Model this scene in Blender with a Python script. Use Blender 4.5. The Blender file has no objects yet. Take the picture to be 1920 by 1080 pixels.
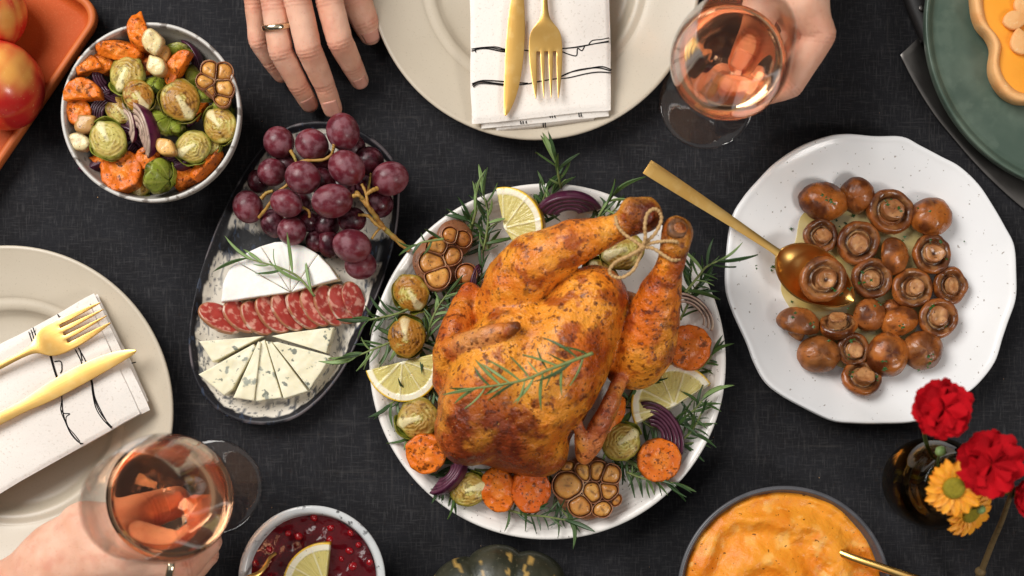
import bpy, math, random
import numpy as np
from mathutils import Vector, Matrix, Euler

# ------------------------------------------------------------------ camera, world, light
sc = bpy.context.scene
COL = sc.collection
S = 0.00042            # metres on the cloth for one photograph pixel
D = 0.95               # camera height above the cloth
CX, CY = 1000.0, 770.0 # point of the photograph straight below the lens
cam = bpy.data.cameras.new('camera'); camo = bpy.data.objects.new('camera', cam); COL.objects.link(camo)
camo.location = (0, 0, D); camo.rotation_euler = (0, 0, 0)
cam.sensor_width = 36.0; cam.lens = 36.0 * D / (1920 * S)
cam.shift_x = (960 - CX) / 1920; cam.shift_y = (CY - 540) / 1920
cam.clip_start = 0.02; cam.clip_end = 50
cam.dof.use_dof = True; cam.dof.focus_distance = D - 0.035; cam.dof.aperture_fstop = 3.4
sc.camera = camo
wd = bpy.data.worlds.new('World'); sc.world = wd; wd.use_nodes = True
bg = wd.node_tree.nodes['Background']; bg.inputs[0].default_value = (1.0, 0.97, 0.94, 1); bg.inputs[1].default_value = 0.06
def area(name, loc, target, size, size_y, power, col):
    l = bpy.data.lights.new(name, 'AREA'); l.shape = 'RECTANGLE'; l.size = size; l.size_y = size_y
    l.energy = power; l.color = col; l.cycles.is_caustics_light = True
    o = bpy.data.objects.new(name, l); COL.objects.link(o); o.location = loc
    o.rotation_euler = (Vector(target) - Vector(loc)).to_track_quat('-Z', 'Y').to_euler()
    return o
area('window_light', (-1.15, 1.0, 1.55), (0, 0.1, 0), 1.3, 1.15, 48, (1.0, 0.98, 0.95))
area('room_light', (1.3, -0.8, 1.6), (0, 0.05, 0), 0.5, 0.5, 14, (1.0, 0.965, 0.92))
area('ceiling_light', (0, 0.1, 2.3), (0, 0.1, 0), 2.8, 2.2, 7.5, (1.0, 0.98, 0.955))
sc.view_settings.view_transform = 'Standard'; sc.view_settings.look = 'None'
sc.view_settings.exposure = 0.16; sc.view_settings.gamma = 1.0
sc.render.engine = 'CYCLES'
sc.cycles.use_denoising = True
sc.cycles.sample_clamp_indirect = 6.0
sc.cycles.max_bounces = 14; sc.cycles.transmission_bounces = 12; sc.cycles.glossy_bounces = 6; sc.cycles.transparent_max_bounces = 12
sc.cycles.blur_glossy = 0.6

# ------------------------------------------------------------------ helpers
def P(px, py, z=0.0):
    k = S * (D - z) / D
    return np.array([(px - CX) * k, (CY - py) * k, z])
def W(n, z=0.0): return n * S * (D - z) / D
def c8(r, g, b):
    a = np.array([r, g, b]) / 255.0
    return np.where(a <= 0.04045, a / 12.92, ((a + 0.055) / 1.055) ** 2.4)
def _h(ix, iy, iz, seed):
    n = (ix * 374761393 + iy * 668265263 + iz * 2147483647 + seed * 974634777) & 0xffffffff
    n = ((n ^ (n >> 13)) * 1274126177) & 0xffffffff
    return ((n ^ (n >> 16)) & 0xffff) / 65535.0
def vnoise(p, seed=0):
    p = np.asarray(p, dtype=np.float64)
    i = np.floor(p).astype(np.int64); f = p - i; f = f * f * (3 - 2 * f)
    r = 0
    for dx in (0, 1):
        for dy in (0, 1):
            for dz in (0, 1):
                w = (f[:, 0] if dx else 1 - f[:, 0]) * (f[:, 1] if dy else 1 - f[:, 1]) * (f[:, 2] if dz else 1 - f[:, 2])
                r = r + w * _h(i[:, 0] + dx, i[:, 1] + dy, i[:, 2] + dz, seed)
    return r
def fbm(p, seed=0, o=4):
    p = np.asarray(p, dtype=np.float64); r = 0; a = 0.5
    for k in range(o):
        r = r + a * vnoise(p, seed + k); p = p * 2.03 + 7.1; a *= 0.5
    return r / (1 - 0.5 ** o)
def sstep(a, b, x):
    t = np.clip((x - a) / (b - a), 0, 1); return t * t * (3 - 2 * t)
def mix(a, b, t):
    a = np.asarray(a, dtype=float); b = np.asarray(b, dtype=float); t = np.asarray(t)[..., None]
    return a * (1 - t) + b * t
def cat_rom(pts, n, closed=False):
    p = np.asarray(pts, dtype=float); m = len(p)
    out = []
    segs = m if closed else m - 1
    ts = np.linspace(0, segs, n, endpoint=not closed)
    for t in ts:
        i = min(int(t), segs - 1); f = t - i
        if closed: a, b, c, d = p[(i - 1) % m], p[i], p[(i + 1) % m], p[(i + 2) % m]
        else: a, b, c, d = p[max(i - 1, 0)], p[i], p[min(i + 1, m - 1)], p[min(i + 2, m - 1)]
        out.append(0.5 * ((2 * b) + (-a + c) * f + (2 * a - 5 * b + 4 * c - d) * f * f + (-a + 3 * b - 3 * c + d) * f ** 3))
    return np.array(out)
def densify(poly, step):
    p = np.asarray(poly, dtype=float); out = []
    for i in range(len(p)):
        a, b = p[i], p[(i + 1) % len(p)]; n = max(1, int(round(np.linalg.norm(b - a) / step)))
        for k in range(n): out.append(a + (b - a) * k / n)
    return np.array(out)

def tag(o, label=None, cat=None, group=None, kind=None):
    if label: o['label'] = label
    if cat: o['category'] = cat
    if group: o['group'] = group
    if kind: o['kind'] = kind
    return o
def thing(name, label, cat, loc=(0, 0, 0), rot=(0, 0, 0), group=None):
    o = bpy.data.objects.new(name, None); COL.objects.link(o)
    o.empty_display_size = 0.02
    o.location = tuple(float(v) for v in loc); o.rotation_euler = rot
    return tag(o, label, cat, group)
def mesh_data(name, V, F, mat, cols=None, smooth=True, fix=False, normals=None):
    me = bpy.data.meshes.new(name)
    V = np.asarray(V, dtype=np.float32)
    if isinstance(F, np.ndarray):
        k = F.shape[1]; n = len(F)
        me.vertices.add(len(V)); me.vertices.foreach_set('co', V.ravel())
        me.loops.add(n * k); me.loops.foreach_set('vertex_index', F.astype(np.int32).ravel())
        me.polygons.add(n); me.polygons.foreach_set('loop_start', np.arange(0, n * k, k, dtype=np.int32))
        me.update(calc_edges=True)
    else:
        me.from_pydata([tuple(map(float, v)) for v in V], [], [tuple(int(i) for i in f) for f in F])
        me.update()
    if fix:
        import bmesh
        bm = bmesh.new(); bm.from_mesh(me); bmesh.ops.recalc_face_normals(bm, faces=bm.faces[:]); bm.to_mesh(me); bm.free()
    if smooth: me.polygons.foreach_set('use_smooth', np.ones(len(me.polygons), dtype=bool))
    if cols is not None:
        at = me.color_attributes.new('Col', 'FLOAT_COLOR', 'POINT')
        c = np.ones((len(V), 4), dtype=np.float32); c[:, :3] = np.clip(cols, 0, 1)
        at.data.foreach_set('color', c.ravel())
    if mat: me.materials.append(mat)
    if normals is not None: me.normals_split_custom_set_from_vertices([tuple(map(float, v)) for v in normals])
    return me
def part(name, V, F, mat, parent=None, cols=None, smooth=True, fix=False, loc=None, rot=None, normals=None, scale=None):
    o = bpy.data.objects.new(name, mesh_data(name, V, F, mat, cols, smooth, fix, normals)); COL.objects.link(o)
    if parent: o.parent = parent
    if loc is not None: o.location = tuple(float(v) for v in loc)
    if rot is not None: o.rotation_euler = rot
    if scale is not None: o.scale = scale
    return o
def inst(name, me, parent=None, loc=(0, 0, 0), rot=(0, 0, 0), scale=(1, 1, 1)):
    o = bpy.data.objects.new(name, me); COL.objects.link(o)
    if parent: o.parent = parent
    o.location = tuple(float(v) for v in loc); o.rotation_euler = rot; o.scale = scale
    return o
def merge(*vf):
    Vs, Fs, k = [], [], 0
    for V, F in vf:
        V = np.asarray(V); Vs.append(V); Fs += [tuple(int(i) + k for i in f) for f in F]; k += len(V)
    return np.concatenate(Vs), Fs

def rings_mesh(R, cap0=True, cap1=True, closed=True):
    """R: list of (n,3) rings -> skin; caps as centre fans"""
    n = len(R[0]); V = np.concatenate(R); F = []
    m = n if closed else n - 1
    for k in range(len(R) - 1):
        for i in range(m):
            j = (i + 1) % n
            F.append((k * n + i, k * n + j, (k + 1) * n + j, (k + 1) * n + i))
    if cap0:
        V = np.vstack([V, R[0].mean(0)]); c = len(V) - 1
        F += [(c, (i + 1) % n, i) for i in range(n)]
    if cap1:
        V = np.vstack([V, R[-1].mean(0)]); c = len(V) - 1; b = (len(R) - 1) * n
        F += [(c, b + i, b + (i + 1) % n) for i in range(n)]
    return V, F
def lathe(prof, n=48, cap0=True, cap1=True):
    a = np.linspace(0, 2 * np.pi, n, endpoint=False); R = []
    for r, z in prof: R.append(np.stack([np.cos(a) * r, np.sin(a) * r, np.full(n, z)], 1))
    return rings_mesh(R, cap0, cap1)
def tube(path, rad, n=8, cap=True, flat=1.0, up=None):
    p = np.asarray(path, dtype=float); m = len(p)
    rad = np.full(m, rad) if np.isscalar(rad) else np.asarray(rad, dtype=float)
    t = np.gradient(p, axis=0); t /= np.linalg.norm(t, axis=1)[:, None] + 1e-12
    u = np.array([0, 0, 1.0]) if up is None else np.asarray(up, dtype=float)
    if abs(np.dot(u, t[0])) > 0.95: u = np.array([1.0, 0, 0])
    R = []; a = np.linspace(0, 2 * np.pi, n, endpoint=False)
    for i in range(m):
        s = np.cross(t[i], u); s /= np.linalg.norm(s) + 1e-12
        u = np.cross(s, t[i])
        R.append(p[i] + rad[i] * (np.cos(a)[:, None] * s + flat * np.sin(a)[:, None] * u))
    return rings_mesh(R, cap, cap)
def puck(outline, h, bevel, dome=0.0, nr=10, z0=0.0, bottom=True):
    """slab on a star-shaped outline with rounded edges; returns V, F, f (plan fraction), top mask"""
    o = np.asarray(outline, dtype=float); c = o.mean(0); d = o - c
    ar = np.linalg.norm(d, axis=1).mean(); b = min(bevel / ar, 0.6)
    spec = []
    if bottom: spec += [(1 - b, z0, 0), (1 - b * .3, z0 + bevel * .3, 0), (1, z0 + bevel, 0)]
    else: spec += [(1, z0, 0)]
    spec += [(1, z0 + h - bevel, 0), (1 - b * .1, z0 + h - bevel * .5, 1), (1 - b * .45, z0 + h - bevel * .13, 1)]
    for k in range(nr):
        f = (1 - b) * (1 - k / nr); spec.append((f, z0 + h + dome * (1 - f * f), 1))
    R = [np.column_stack([c + d * f, np.full(len(o), z)]) for f, z, _ in spec]
    V, F = rings_mesh(R)
    n = len(o)
    f = np.concatenate([np.full(n, s[0]) for s in spec] + [[0.0], [0.0]])
    t = np.concatenate([np.full(n, float(s[2])) for s in spec] + [[0.0], [1.0]])
    if bottom: f[-2] = 0
    return V, F, f, t
def pillow(corners, z0, h, r, n=26, m=26, wob=0.0, seed=1, zfun=None):
    """soft rectangular slab on four plan corners with rounded edges"""
    c = np.asarray(corners, dtype=float)
    u = 0.5 - 0.5 * np.cos(np.linspace(0, np.pi, n)); v = 0.5 - 0.5 * np.cos(np.linspace(0, np.pi, m))
    u = 0.5 * u + 0.5 * np.linspace(0, 1, n); v = 0.5 * v + 0.5 * np.linspace(0, 1, m)
    U, Vv = np.meshgrid(u, v, indexing='ij'); U = U.ravel(); Vv = Vv.ravel()
    xy = ((1 - U) * (1 - Vv))[:, None] * c[0] + (U * (1 - Vv))[:, None] * c[1] + (U * Vv)[:, None] * c[2] + ((1 - U) * Vv)[:, None] * c[3]
    lu = np.linalg.norm(c[1] - c[0]); lv = np.linalg.norm(c[3] - c[0])
    d = np.minimum(np.minimum(U, 1 - U) * lu, np.minimum(Vv, 1 - Vv) * lv)
    e = np.sqrt(np.clip(1 - (1 - np.clip(d / r, 0, 1)) ** 2, 0, 1))
    p3 = np.column_stack([xy * 38, np.full(len(xy), seed)])
    w = fbm(p3, seed, 3) - 0.5; w2 = fbm(p3 + 31, seed + 9, 3) - 0.5
    xy = xy + np.column_stack([w, w2]) * wob
    zt = z0 + h * (0.5 + 0.5 * e) + w * wob * 0.7 * e
    zb = z0 + h * (0.5 - 0.5 * e)
    if zfun is not None:
        q = zfun(xy[:, 0], xy[:, 1]); zt = zt + q; zb = zb + q
    A = np.column_stack([xy, zt]); B = np.column_stack([xy, zb])
    F = []
    for i in range(n - 1):
        for j in range(m - 1):
            a = i * m + j; q = (a, a + m, a + m + 1, a + 1); F.append(q)
            F.append(tuple(k + n * m for k in reversed(q)))
    def br(i, j): return i * m + j
    loop = [br(i, 0) for i in range(n)] + [br(n - 1, j) for j in range(1, m)] + [br(i, m - 1) for i in range(n - 2, -1, -1)] + [br(0, j) for j in range(m - 2, 0, -1)]
    for k in range(len(loop)):
        a, b = loop[k], loop[(k + 1) % len(loop)]; F.append((a, a + n * m, b + n * m, b))
    return np.vstack([A, B]), F

# ---- signed distance modelling (for the roast chicken and the hands)
class Field:
    def __init__(s, lo, hi, h):
        s.lo = np.array(lo, dtype=float); s.h = h
        s.n = np.ceil((np.array(hi) - s.lo) / h).astype(int) + 1
        s.d = np.full(s.n, 0.05, dtype=np.float32); s.prims = []
    def _sub(s, mn, mx, pad):
        a = np.clip(np.floor((mn - pad - s.lo) / s.h).astype(int), 0, s.n - 1); b = np.clip(np.ceil((mx + pad - s.lo) / s.h).astype(int) + 1, 1, s.n)
        if np.any(b <= a): return None, None
        g = np.meshgrid(*[s.lo[i] + s.h * np.arange(a[i], b[i]) for i in range(3)], indexing='ij')
        return tuple(slice(a[i], b[i]) for i in range(3)), np.stack(g, -1)
    def _un(s, sl, e, k):
        d = s.d[sl]
        hh = np.clip(0.5 + 0.5 * (d - e) / k, 0, 1)
        s.d[sl] = d * (1 - hh) + e * hh - k * hh * (1 - hh)
    def cone(s, a, b, ra, rb, k=0.006, lab=0):
        a = np.array(a, dtype=float); b = np.array(b, dtype=float); s.prims.append((lab, 'c', a, b, ra, rb))
        sl, g = s._sub(np.minimum(a, b) - max(ra, rb), np.maximum(a, b) + max(ra, rb), k + 0.004)
        if sl is None: return
        s._un(sl, s.dc(g, a, b, ra, rb).astype(np.float32), k)
    @staticmethod
    def dc(g, a, b, ra, rb):
        ab = b - a; t = np.clip(((g - a) @ ab) / (ab @ ab), 0, 1)
        return np.linalg.norm(g - a - t[..., None] * ab, axis=-1) - (ra + (rb - ra) * t)
    @staticmethod
    def de(g, c, A, r):
        q = (g - c) @ A.T; k0 = np.linalg.norm(q / r, axis=-1); k1 = np.linalg.norm(q / (r * r), axis=-1)
        return k0 * (k0 - 1) / (k1 + 1e-9)
    def ell(s, c, A, r, k=0.01, lab=0):
        c = np.array(c, dtype=float); A = np.array(A, dtype=float); r = np.array(r, dtype=float); s.prims.append((lab, 'e', c, A, r, None))
        m = r.max(); sl, g = s._sub(c - m, c + m, k + 0.004)
        s._un(sl, s.de(g, c, A, r).astype(np.float32), k)
    def chain(s, pts, k=0.006, lab=0):
        mn = np.min([np.array(q[:3]) - q[3] for q in pts], 0); mx = np.max([np.array(q[:3]) + q[3] for q in pts], 0)
        sl, g = s._sub(mn, mx, k + .004); e = None
        for a, b in zip(pts[:-1], pts[1:]):
            a3, b3 = np.array(a[:3]), np.array(b[:3]); s.prims.append((lab, 'c', a3, b3, a[3], b[3]))
            if sl is None: continue
            d = s.dc(g, a3, b3, a[3], b[3]); e = d if e is None else np.minimum(e, d)
        if e is not None: s._un(sl, e.astype(np.float32), k)
    def mesh(s, smooth=2):
        d = s.d; n = s.n; ins = d < 0
        cnt = sum(ins[i:n[0] - 1 + i, j:n[1] - 1 + j, k:n[2] - 1 + k].astype(np.int8) for i in (0, 1) for j in (0, 1) for k in (0, 1))
        cell = (cnt > 0) & (cnt < 8); idx = np.argwhere(cell); vid = np.full(cell.shape, -1, dtype=np.int64); vid[cell] = np.arange(len(idx))
        acc = np.zeros((len(idx), 3)); c = np.zeros(len(idx))
        cs = [(i, j, k) for i in (0, 1) for j in (0, 1) for k in (0, 1)]
        val = {q: d[idx[:, 0] + q[0], idx[:, 1] + q[1], idx[:, 2] + q[2]].astype(float) for q in cs}
        for q in cs:
            for ax in range(3):
                if q[ax] == 0:
                    w = list(q); w[ax] = 1; w = tuple(w); va, vb = val[q], val[w]; m = (va < 0) != (vb < 0)
                    t = np.where(m, va / np.where(m, va - vb, 1), 0); pt = np.tile(np.array(q, dtype=float), (len(idx), 1)); pt[:, ax] += t
                    acc[m] += pt[m]; c[m] += 1
        V = s.lo + s.h * (idx + acc / c[:, None])
        Fs = []
        for ax in range(3):
            b, cc = (ax + 1) % 3, (ax + 2) % 3
            s0 = [slice(1, n[i] - 1) for i in range(3)]; s0[ax] = slice(0, n[ax] - 1); s1 = list(s0); s1[ax] = slice(1, n[ax])
            A, B = ins[tuple(s0)], ins[tuple(s1)]
            off = np.array([0 if i == ax else 1 for i in range(3)])
            for flip, msk in ((0, A & ~B), (1, ~A & B)):
                e = np.argwhere(msk) + off
                if not len(e): continue
                def g(db, dcc):
                    q = e.copy(); q[:, b] -= db; q[:, cc] -= dcc; return vid[q[:, 0], q[:, 1], q[:, 2]]
                quad = np.stack([g(1, 1), g(0, 1), g(0, 0), g(1, 0)], 1)
                Fs.append(quad[:, ::-1] if flip else quad)
        F = np.concatenate(Fs); F = F[(F >= 0).all(1)]
        for _ in range(smooth):
            a = np.zeros_like(V); q = np.zeros(len(V))
            for i in range(4):
                np.add.at(a, F[:, i], V[F[:, (i + 1) % 4]]); np.add.at(q, F[:, i], 1)
                np.add.at(a, F[:, i], V[F[:, (i + 3) % 4]]); np.add.at(q, F[:, i], 1)
            V = 0.5 * V + 0.5 * a / np.maximum(q, 1)[:, None]
        return V, F
    def labels(s, V):
        best = np.full(len(V), 1e9); lab = np.zeros(len(V), dtype=int)
        for p in s.prims:
            e = s.dc(V, p[2], p[3], p[4], p[5]) if p[1] == 'c' else s.de(V, p[2], p[3], p[4])
            m = e < best; best[m] = e[m]; lab[m] = p[0]
        return lab
def vnormals(V, F):
    e = np.cross(V[F[:, 2]] - V[F[:, 0]], V[F[:, 3]] - V[F[:, 1]]); N = np.zeros_like(V)
    for i in range(4): np.add.at(N, F[:, i], e)
    return N / (np.linalg.norm(N, axis=1)[:, None] + 1e-12)

# ------------------------------------------------------------------ materials
def mat(name, col=(.5, .5, .5), rough=.5, metal=0.0, spec=.5, vcol=False, layers=(), bump=(), sss=0.0, sssr=(1, .4, .2), ssss=.004,
        coat=0.0, trans=0.0, ior=1.45, sheen=0.0, rlayer=None, rnd=True, coords='Object'):
    """layers: (scale, lo, hi, colour, factor[, detail, stretch, kind]); bump: (scale, strength, distance[, detail, stretch, kind])"""
    m = bpy.data.materials.new(name); m.use_nodes = True; nt = m.node_tree; N = nt.nodes; L = nt.links
    b = N['Principled BSDF']; b.inputs['Roughness'].default_value = rough; b.inputs['Metallic'].default_value = metal
    b.inputs['Specular IOR Level'].default_value = spec; b.inputs['IOR'].default_value = ior
    b.inputs['Subsurface Weight'].default_value = sss; b.inputs['Subsurface Radius'].default_value = sssr; b.inputs['Subsurface Scale'].default_value = ssss
    b.inputs['Coat Weight'].default_value = coat; b.inputs['Coat Roughness'].default_value = .12
    b.inputs['Transmission Weight'].default_value = trans; b.inputs['Sheen Weight'].default_value = sheen
    tc = N.new('ShaderNodeTexCoord'); src = tc.outputs[coords]
    if rnd:
        oi = N.new('ShaderNodeObjectInfo'); ad = N.new('ShaderNodeVectorMath'); ad.operation = 'MULTIPLY_ADD'
        ad.inputs[1].default_value = (7, 5, 3); cmb = N.new('ShaderNodeCombineXYZ')
        for i in range(3): L.new(oi.outputs['Random'], cmb.inputs[i])
        L.new(cmb.outputs[0], ad.inputs[0]); L.new(src, ad.inputs[2]); src = ad.outputs[0]
    def tex(scale, detail, stretch, kind):
        s = src
        if stretch != (1, 1, 1):
            mp = N.new('ShaderNodeVectorMath'); mp.operation = 'MULTIPLY'; mp.inputs[1].default_value = stretch; L.new(s, mp.inputs[0]); s = mp.outputs[0]
        if kind == 'VORO':
            t = N.new('ShaderNodeTexVoronoi'); t.inputs['Scale'].default_value = scale; L.new(s, t.inputs['Vector']); return t.outputs['Distance']
        t = N.new('ShaderNodeTexNoise'); t.inputs['Scale'].default_value = scale; t.inputs['Detail'].default_value = detail; L.new(s, t.inputs['Vector'])
        return t.outputs['Fac']
    if vcol:
        at = N.new('ShaderNodeAttribute'); at.attribute_name = 'Col'; cur = at.outputs['Color']
    else:
        rgb = N.new('ShaderNodeRGB'); rgb.outputs[0].default_value = (*col, 1); cur = rgb.outputs[0]
    for ly in layers:
        scale, lo, hi, c, fac = ly[:5]; det = ly[5] if len(ly) > 5 else 3; stv = ly[6] if len(ly) > 6 else (1, 1, 1); kd = ly[7] if len(ly) > 7 else 'NOISE'
        t = tex(scale, det, stv, kd); mr = N.new('ShaderNodeMapRange'); mr.interpolation_type = 'SMOOTHSTEP'
        mr.inputs[1].default_value = lo; mr.inputs[2].default_value = hi; mr.inputs[3].default_value = 0; mr.inputs[4].default_value = fac
        L.new(t, mr.inputs[0]); mx = N.new('ShaderNodeMix'); mx.data_type = 'RGBA'
        L.new(mr.outputs[0], mx.inputs[0]); L.new(cur, mx.inputs[6]); mx.inputs[7].default_value = (*c, 1); cur = mx.outputs[2]
    L.new(cur, b.inputs['Base Color'])
    if rlayer:
        scale, lo, hi, r0, r1 = rlayer; t = tex(scale, 3, (1, 1, 1), 'NOISE'); mr = N.new('ShaderNodeMapRange')
        for i, v in enumerate((lo, hi, r0, r1)): mr.inputs[i + 1].default_value = v
        L.new(t, mr.inputs[0]); L.new(mr.outputs[0], b.inputs['Roughness'])
    nrm = None
    for bp in bump:
        scale, st, dist = bp[:3]; det = bp[3] if len(bp) > 3 else 3; stv = bp[4] if len(bp) > 4 else (1, 1, 1); kd = bp[5] if len(bp) > 5 else 'NOISE'
        t = tex(scale, det, stv, kd); bn = N.new('ShaderNodeBump'); bn.inputs['Strength'].default_value = st; bn.inputs['Distance'].default_value = dist
        L.new(t, bn.inputs['Height'])
        if nrm is not None: L.new(nrm, bn.inputs['Normal'])
        nrm = bn.outputs[0]
    if nrm is not None: L.new(nrm, b.inputs['Normal'])
    return m

MT = {}
MT['cloth'] = mat('charcoal_linen', c8(39, 39, 42), .95, spec=.08, rnd=False, layers=[
    (30, .35, .75, c8(32, 31, 32), .6, 2), (900, .50, .80, c8(66, 65, 66), .75, 2, (1, .10, 1)), (900, .50, .80, c8(64, 63, 64), .7, 2, (.10, 1, 1)),
    (1500, .5, .75, c8(26, 25, 26), .5, 1), (300, .60, .85, c8(78, 75, 73), .45, 3, (1, .06, 1)), (300, .60, .85, c8(76, 73, 71), .4, 3, (.06, 1, 1))],
    bump=[(900, .5, .0005, 2, (1, .12, 1)), (900, .5, .0005, 2, (.12, 1, 1)), (6, .25, .006)])
MT['beige'] = mat('beige_glaze', c8(196, 184, 165), .32, spec=.5, layers=[(14, .3, .8, c8(184, 171, 150), .5), (900, .66, .74, c8(150, 135, 112), .35, 1)], bump=[(60, .03, .002)])
MT['white_ceramic'] = mat('speckled_white_glaze', c8(236, 231, 225), .3, layers=[(18, .4, .8, c8(220, 213, 204), .6), (420, .70, .76, c8(70, 62, 55), .8, 1)], bump=[(40, .05, .002)], coat=.3)
MT['white_plate'] = mat('white_glaze', c8(239, 238, 238), .28, layers=[(12, .4, .8, c8(228, 225, 222), .6), (330, .72, .77, c8(120, 100, 80), .7, 1)], bump=[(22, .06, .004)], coat=.3)
MT['gold'] = mat('brushed_gold', c8(238, 192, 112), .30, metal=1, layers=[(22, .4, .7, c8(222, 170, 90), .7), (120, .5, .7, c8(246, 208, 138), .4)], bump=[(700, .04, .0004, 2, (1, .06, 1))])
MT['linen'] = mat('white_linen', c8(237, 230, 222), .95, spec=.1, layers=[(10, .4, .8, c8(229, 218, 208), .6), (500, .6, .75, c8(205, 194, 180), .5, 1)], bump=[(900, .4, .0005, 1), (28, .5, .003)])
MT['thread'] = mat('black_thread', c8(26, 24, 25), .9, spec=.1)
def thin_glass(name, tint, base=.05):
    m = bpy.data.materials.new(name); m.use_nodes = True; nt = m.node_tree; N = nt.nodes; L = nt.links
    N.remove(N['Principled BSDF']); out = N['Material Output']
    tr = N.new('ShaderNodeBsdfTransparent'); tr.inputs[0].default_value = (*tint, 1); gl = N.new('ShaderNodeBsdfGlossy'); gl.inputs['Roughness'].default_value = .03
    lw = N.new('ShaderNodeLayerWeight'); lw.inputs['Blend'].default_value = .5
    pw = N.new('ShaderNodeMath'); pw.operation = 'POWER'; pw.inputs[1].default_value = 4.0; L.new(lw.outputs['Facing'], pw.inputs[0])
    ma = N.new('ShaderNodeMath'); ma.operation = 'MULTIPLY_ADD'; ma.inputs[1].default_value = .75; ma.inputs[2].default_value = base; L.new(pw.outputs[0], ma.inputs[0])
    mx = N.new('ShaderNodeMixShader'); L.new(ma.outputs[0], mx.inputs[0]); L.new(tr.outputs[0], mx.inputs[1]); L.new(gl.outputs[0], mx.inputs[2]); L.new(mx.outputs[0], out.inputs[0])
    return m
MT['glass'] = thin_glass('clear_glass', (.97, .965, .96), .055)
MT['wine'] = mat('rose_wine', (1.0, .55, .31), 0.0, trans=1, ior=1.33, rnd=False)
MT['vase_glass'] = thin_glass('amber_glass', (.66, .55, .36), .05)
MT['water'] = mat('water', (1, 1, 1), 0.0, trans=1, ior=1.33, rnd=False)
MT['skin'] = mat('skin', vcol=True, rough=.5, spec=.35, sss=.22, sssr=(1, .38, .2), ssss=.004, layers=[(70, .48, .75, c8(208, 128, 106), .4, 4), (15, .5, .8, c8(236, 188, 164), .3), (420, .6, .72, c8(196, 118, 96), .25, 2)], bump=[(900, .3, .0006, 2), (260, .3, .0008, 3, (1, .4, 1)), (70, .2, .002)])
MT['nail'] = mat('nail', c8(222, 160, 140), .3, sss=.2, ssss=.002, coat=.2)
MT['ring_gold'] = mat('ring_gold', c8(224, 210, 180), .16, metal=1)
MT['steel'] = mat('knife_steel', c8(120, 116, 112), .34, metal=1, layers=[(25, .4, .7, c8(84, 80, 78), .7)], bump=[(600, .06, .0005, 2, (1, .05, 1))])
MT['black_handle'] = mat('black_handle', c8(28, 26, 26), .5)
MT['green_stone'] = mat('green_marble', c8(72, 88, 77), .34, layers=[(20, .42, .70, c8(104, 118, 104), .75, 7), (11, .48, .75, c8(44, 58, 51), .8, 6), (70, .50, .66, c8(104, 118, 104), .3, 8)], bump=[(60, .1, .002)])
MT['terracotta'] = mat('orange_enamel', c8(184, 80, 30), .6, spec=.2, layers=[(12, .4, .8, c8(170, 70, 28), .5), (900, .55, .7, c8(200, 104, 56), .4, 1)], bump=[(900, .12, .0005)])
MT['tray_rim'] = mat('tray_rim', c8(202, 108, 54), .5, spec=.3, layers=[(30, .4, .7, c8(188, 94, 50), .6)])
MT['apple'] = mat('apple_skin', vcol=True, rough=.3, sss=.1, layers=[(70, .55, .8, c8(232, 130, 70), .25), (420, .69, .75, c8(240, 190, 120), .4, 1)], coat=.25)
MT['veg'] = mat('roast_vegetable', vcol=True, rough=.38, spec=.3, sss=.12, sssr=(1, .6, .25), ssss=.003, layers=[(260, .60, .70, c8(70, 48, 16), .55), (700, .68, .74, c8(38, 28, 14), .8, 1)], bump=[(260, .5, .0016, 4)], coat=.06, rlayer=(120, .35, .7, .28, .6))
MT['carrot'] = mat('roast_carrot', vcol=True, rough=.4, spec=.3, sss=.1, sssr=(1, .5, .15), ssss=.003, layers=[(90, .5, .75, c8(196, 84, 14), .6), (190, .57, .66, c8(92, 42, 12), .8, 4), (520, .66, .72, c8(34, 22, 12), .9, 1)], bump=[(240, .6, .0022, 4)], coat=.08, rlayer=(140, .35, .7, .25, .55))
MT['garlic'] = mat('roast_garlic', vcol=True, rough=.35, sss=.2, ssss=.003, layers=[(180, .55, .7, c8(126, 74, 28), .5), (620, .67, .73, c8(48, 32, 18), .8, 1)], bump=[(220, .3, .0012)], coat=.2)
MT['onion'] = mat('roast_onion', vcol=True, rough=.3, spec=.4, layers=[(150, .5, .7, c8(30, 12, 18), .5, 4, (1, 1, .2)), (500, .67, .73, c8(30, 20, 14), .7, 1)], bump=[(200, .25, .001, 3, (1, 1, .2))], coat=.1)
MT['lemon'] = mat('lemon_flesh', vcol=True, rough=.28, sss=.25, sssr=(1, .8, .3), ssss=.004, bump=[(380, .3, .001)], coat=.2, layers=[(620, .70, .76, c8(70, 60, 30), .5, 1)])
MT['rosemary'] = mat('rosemary_leaf', c8(70, 96, 46), .45, layers=[(400, .4, .7, c8(44, 70, 34), .7)], sss=.05)
MT['rosemary_dark'] = mat('rosemary_leaf_dark', c8(52, 78, 40), .4, layers=[(400, .4, .7, c8(34, 56, 28), .7)])
MT['rosemary_pale'] = mat('rosemary_leaf_pale', c8(128, 152, 92), .5, layers=[(400, .4, .7, c8(96, 124, 66), .6)])
MT['rosemary_stem'] = mat('rosemary_stem', c8(120, 134, 76), .6, layers=[(200, .4, .7, c8(96, 92, 52), .6)])
MT['parsley'] = mat('parsley', c8(44, 86, 30), .35, layers=[(300, .4, .7, c8(24, 56, 18), .7)])
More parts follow.
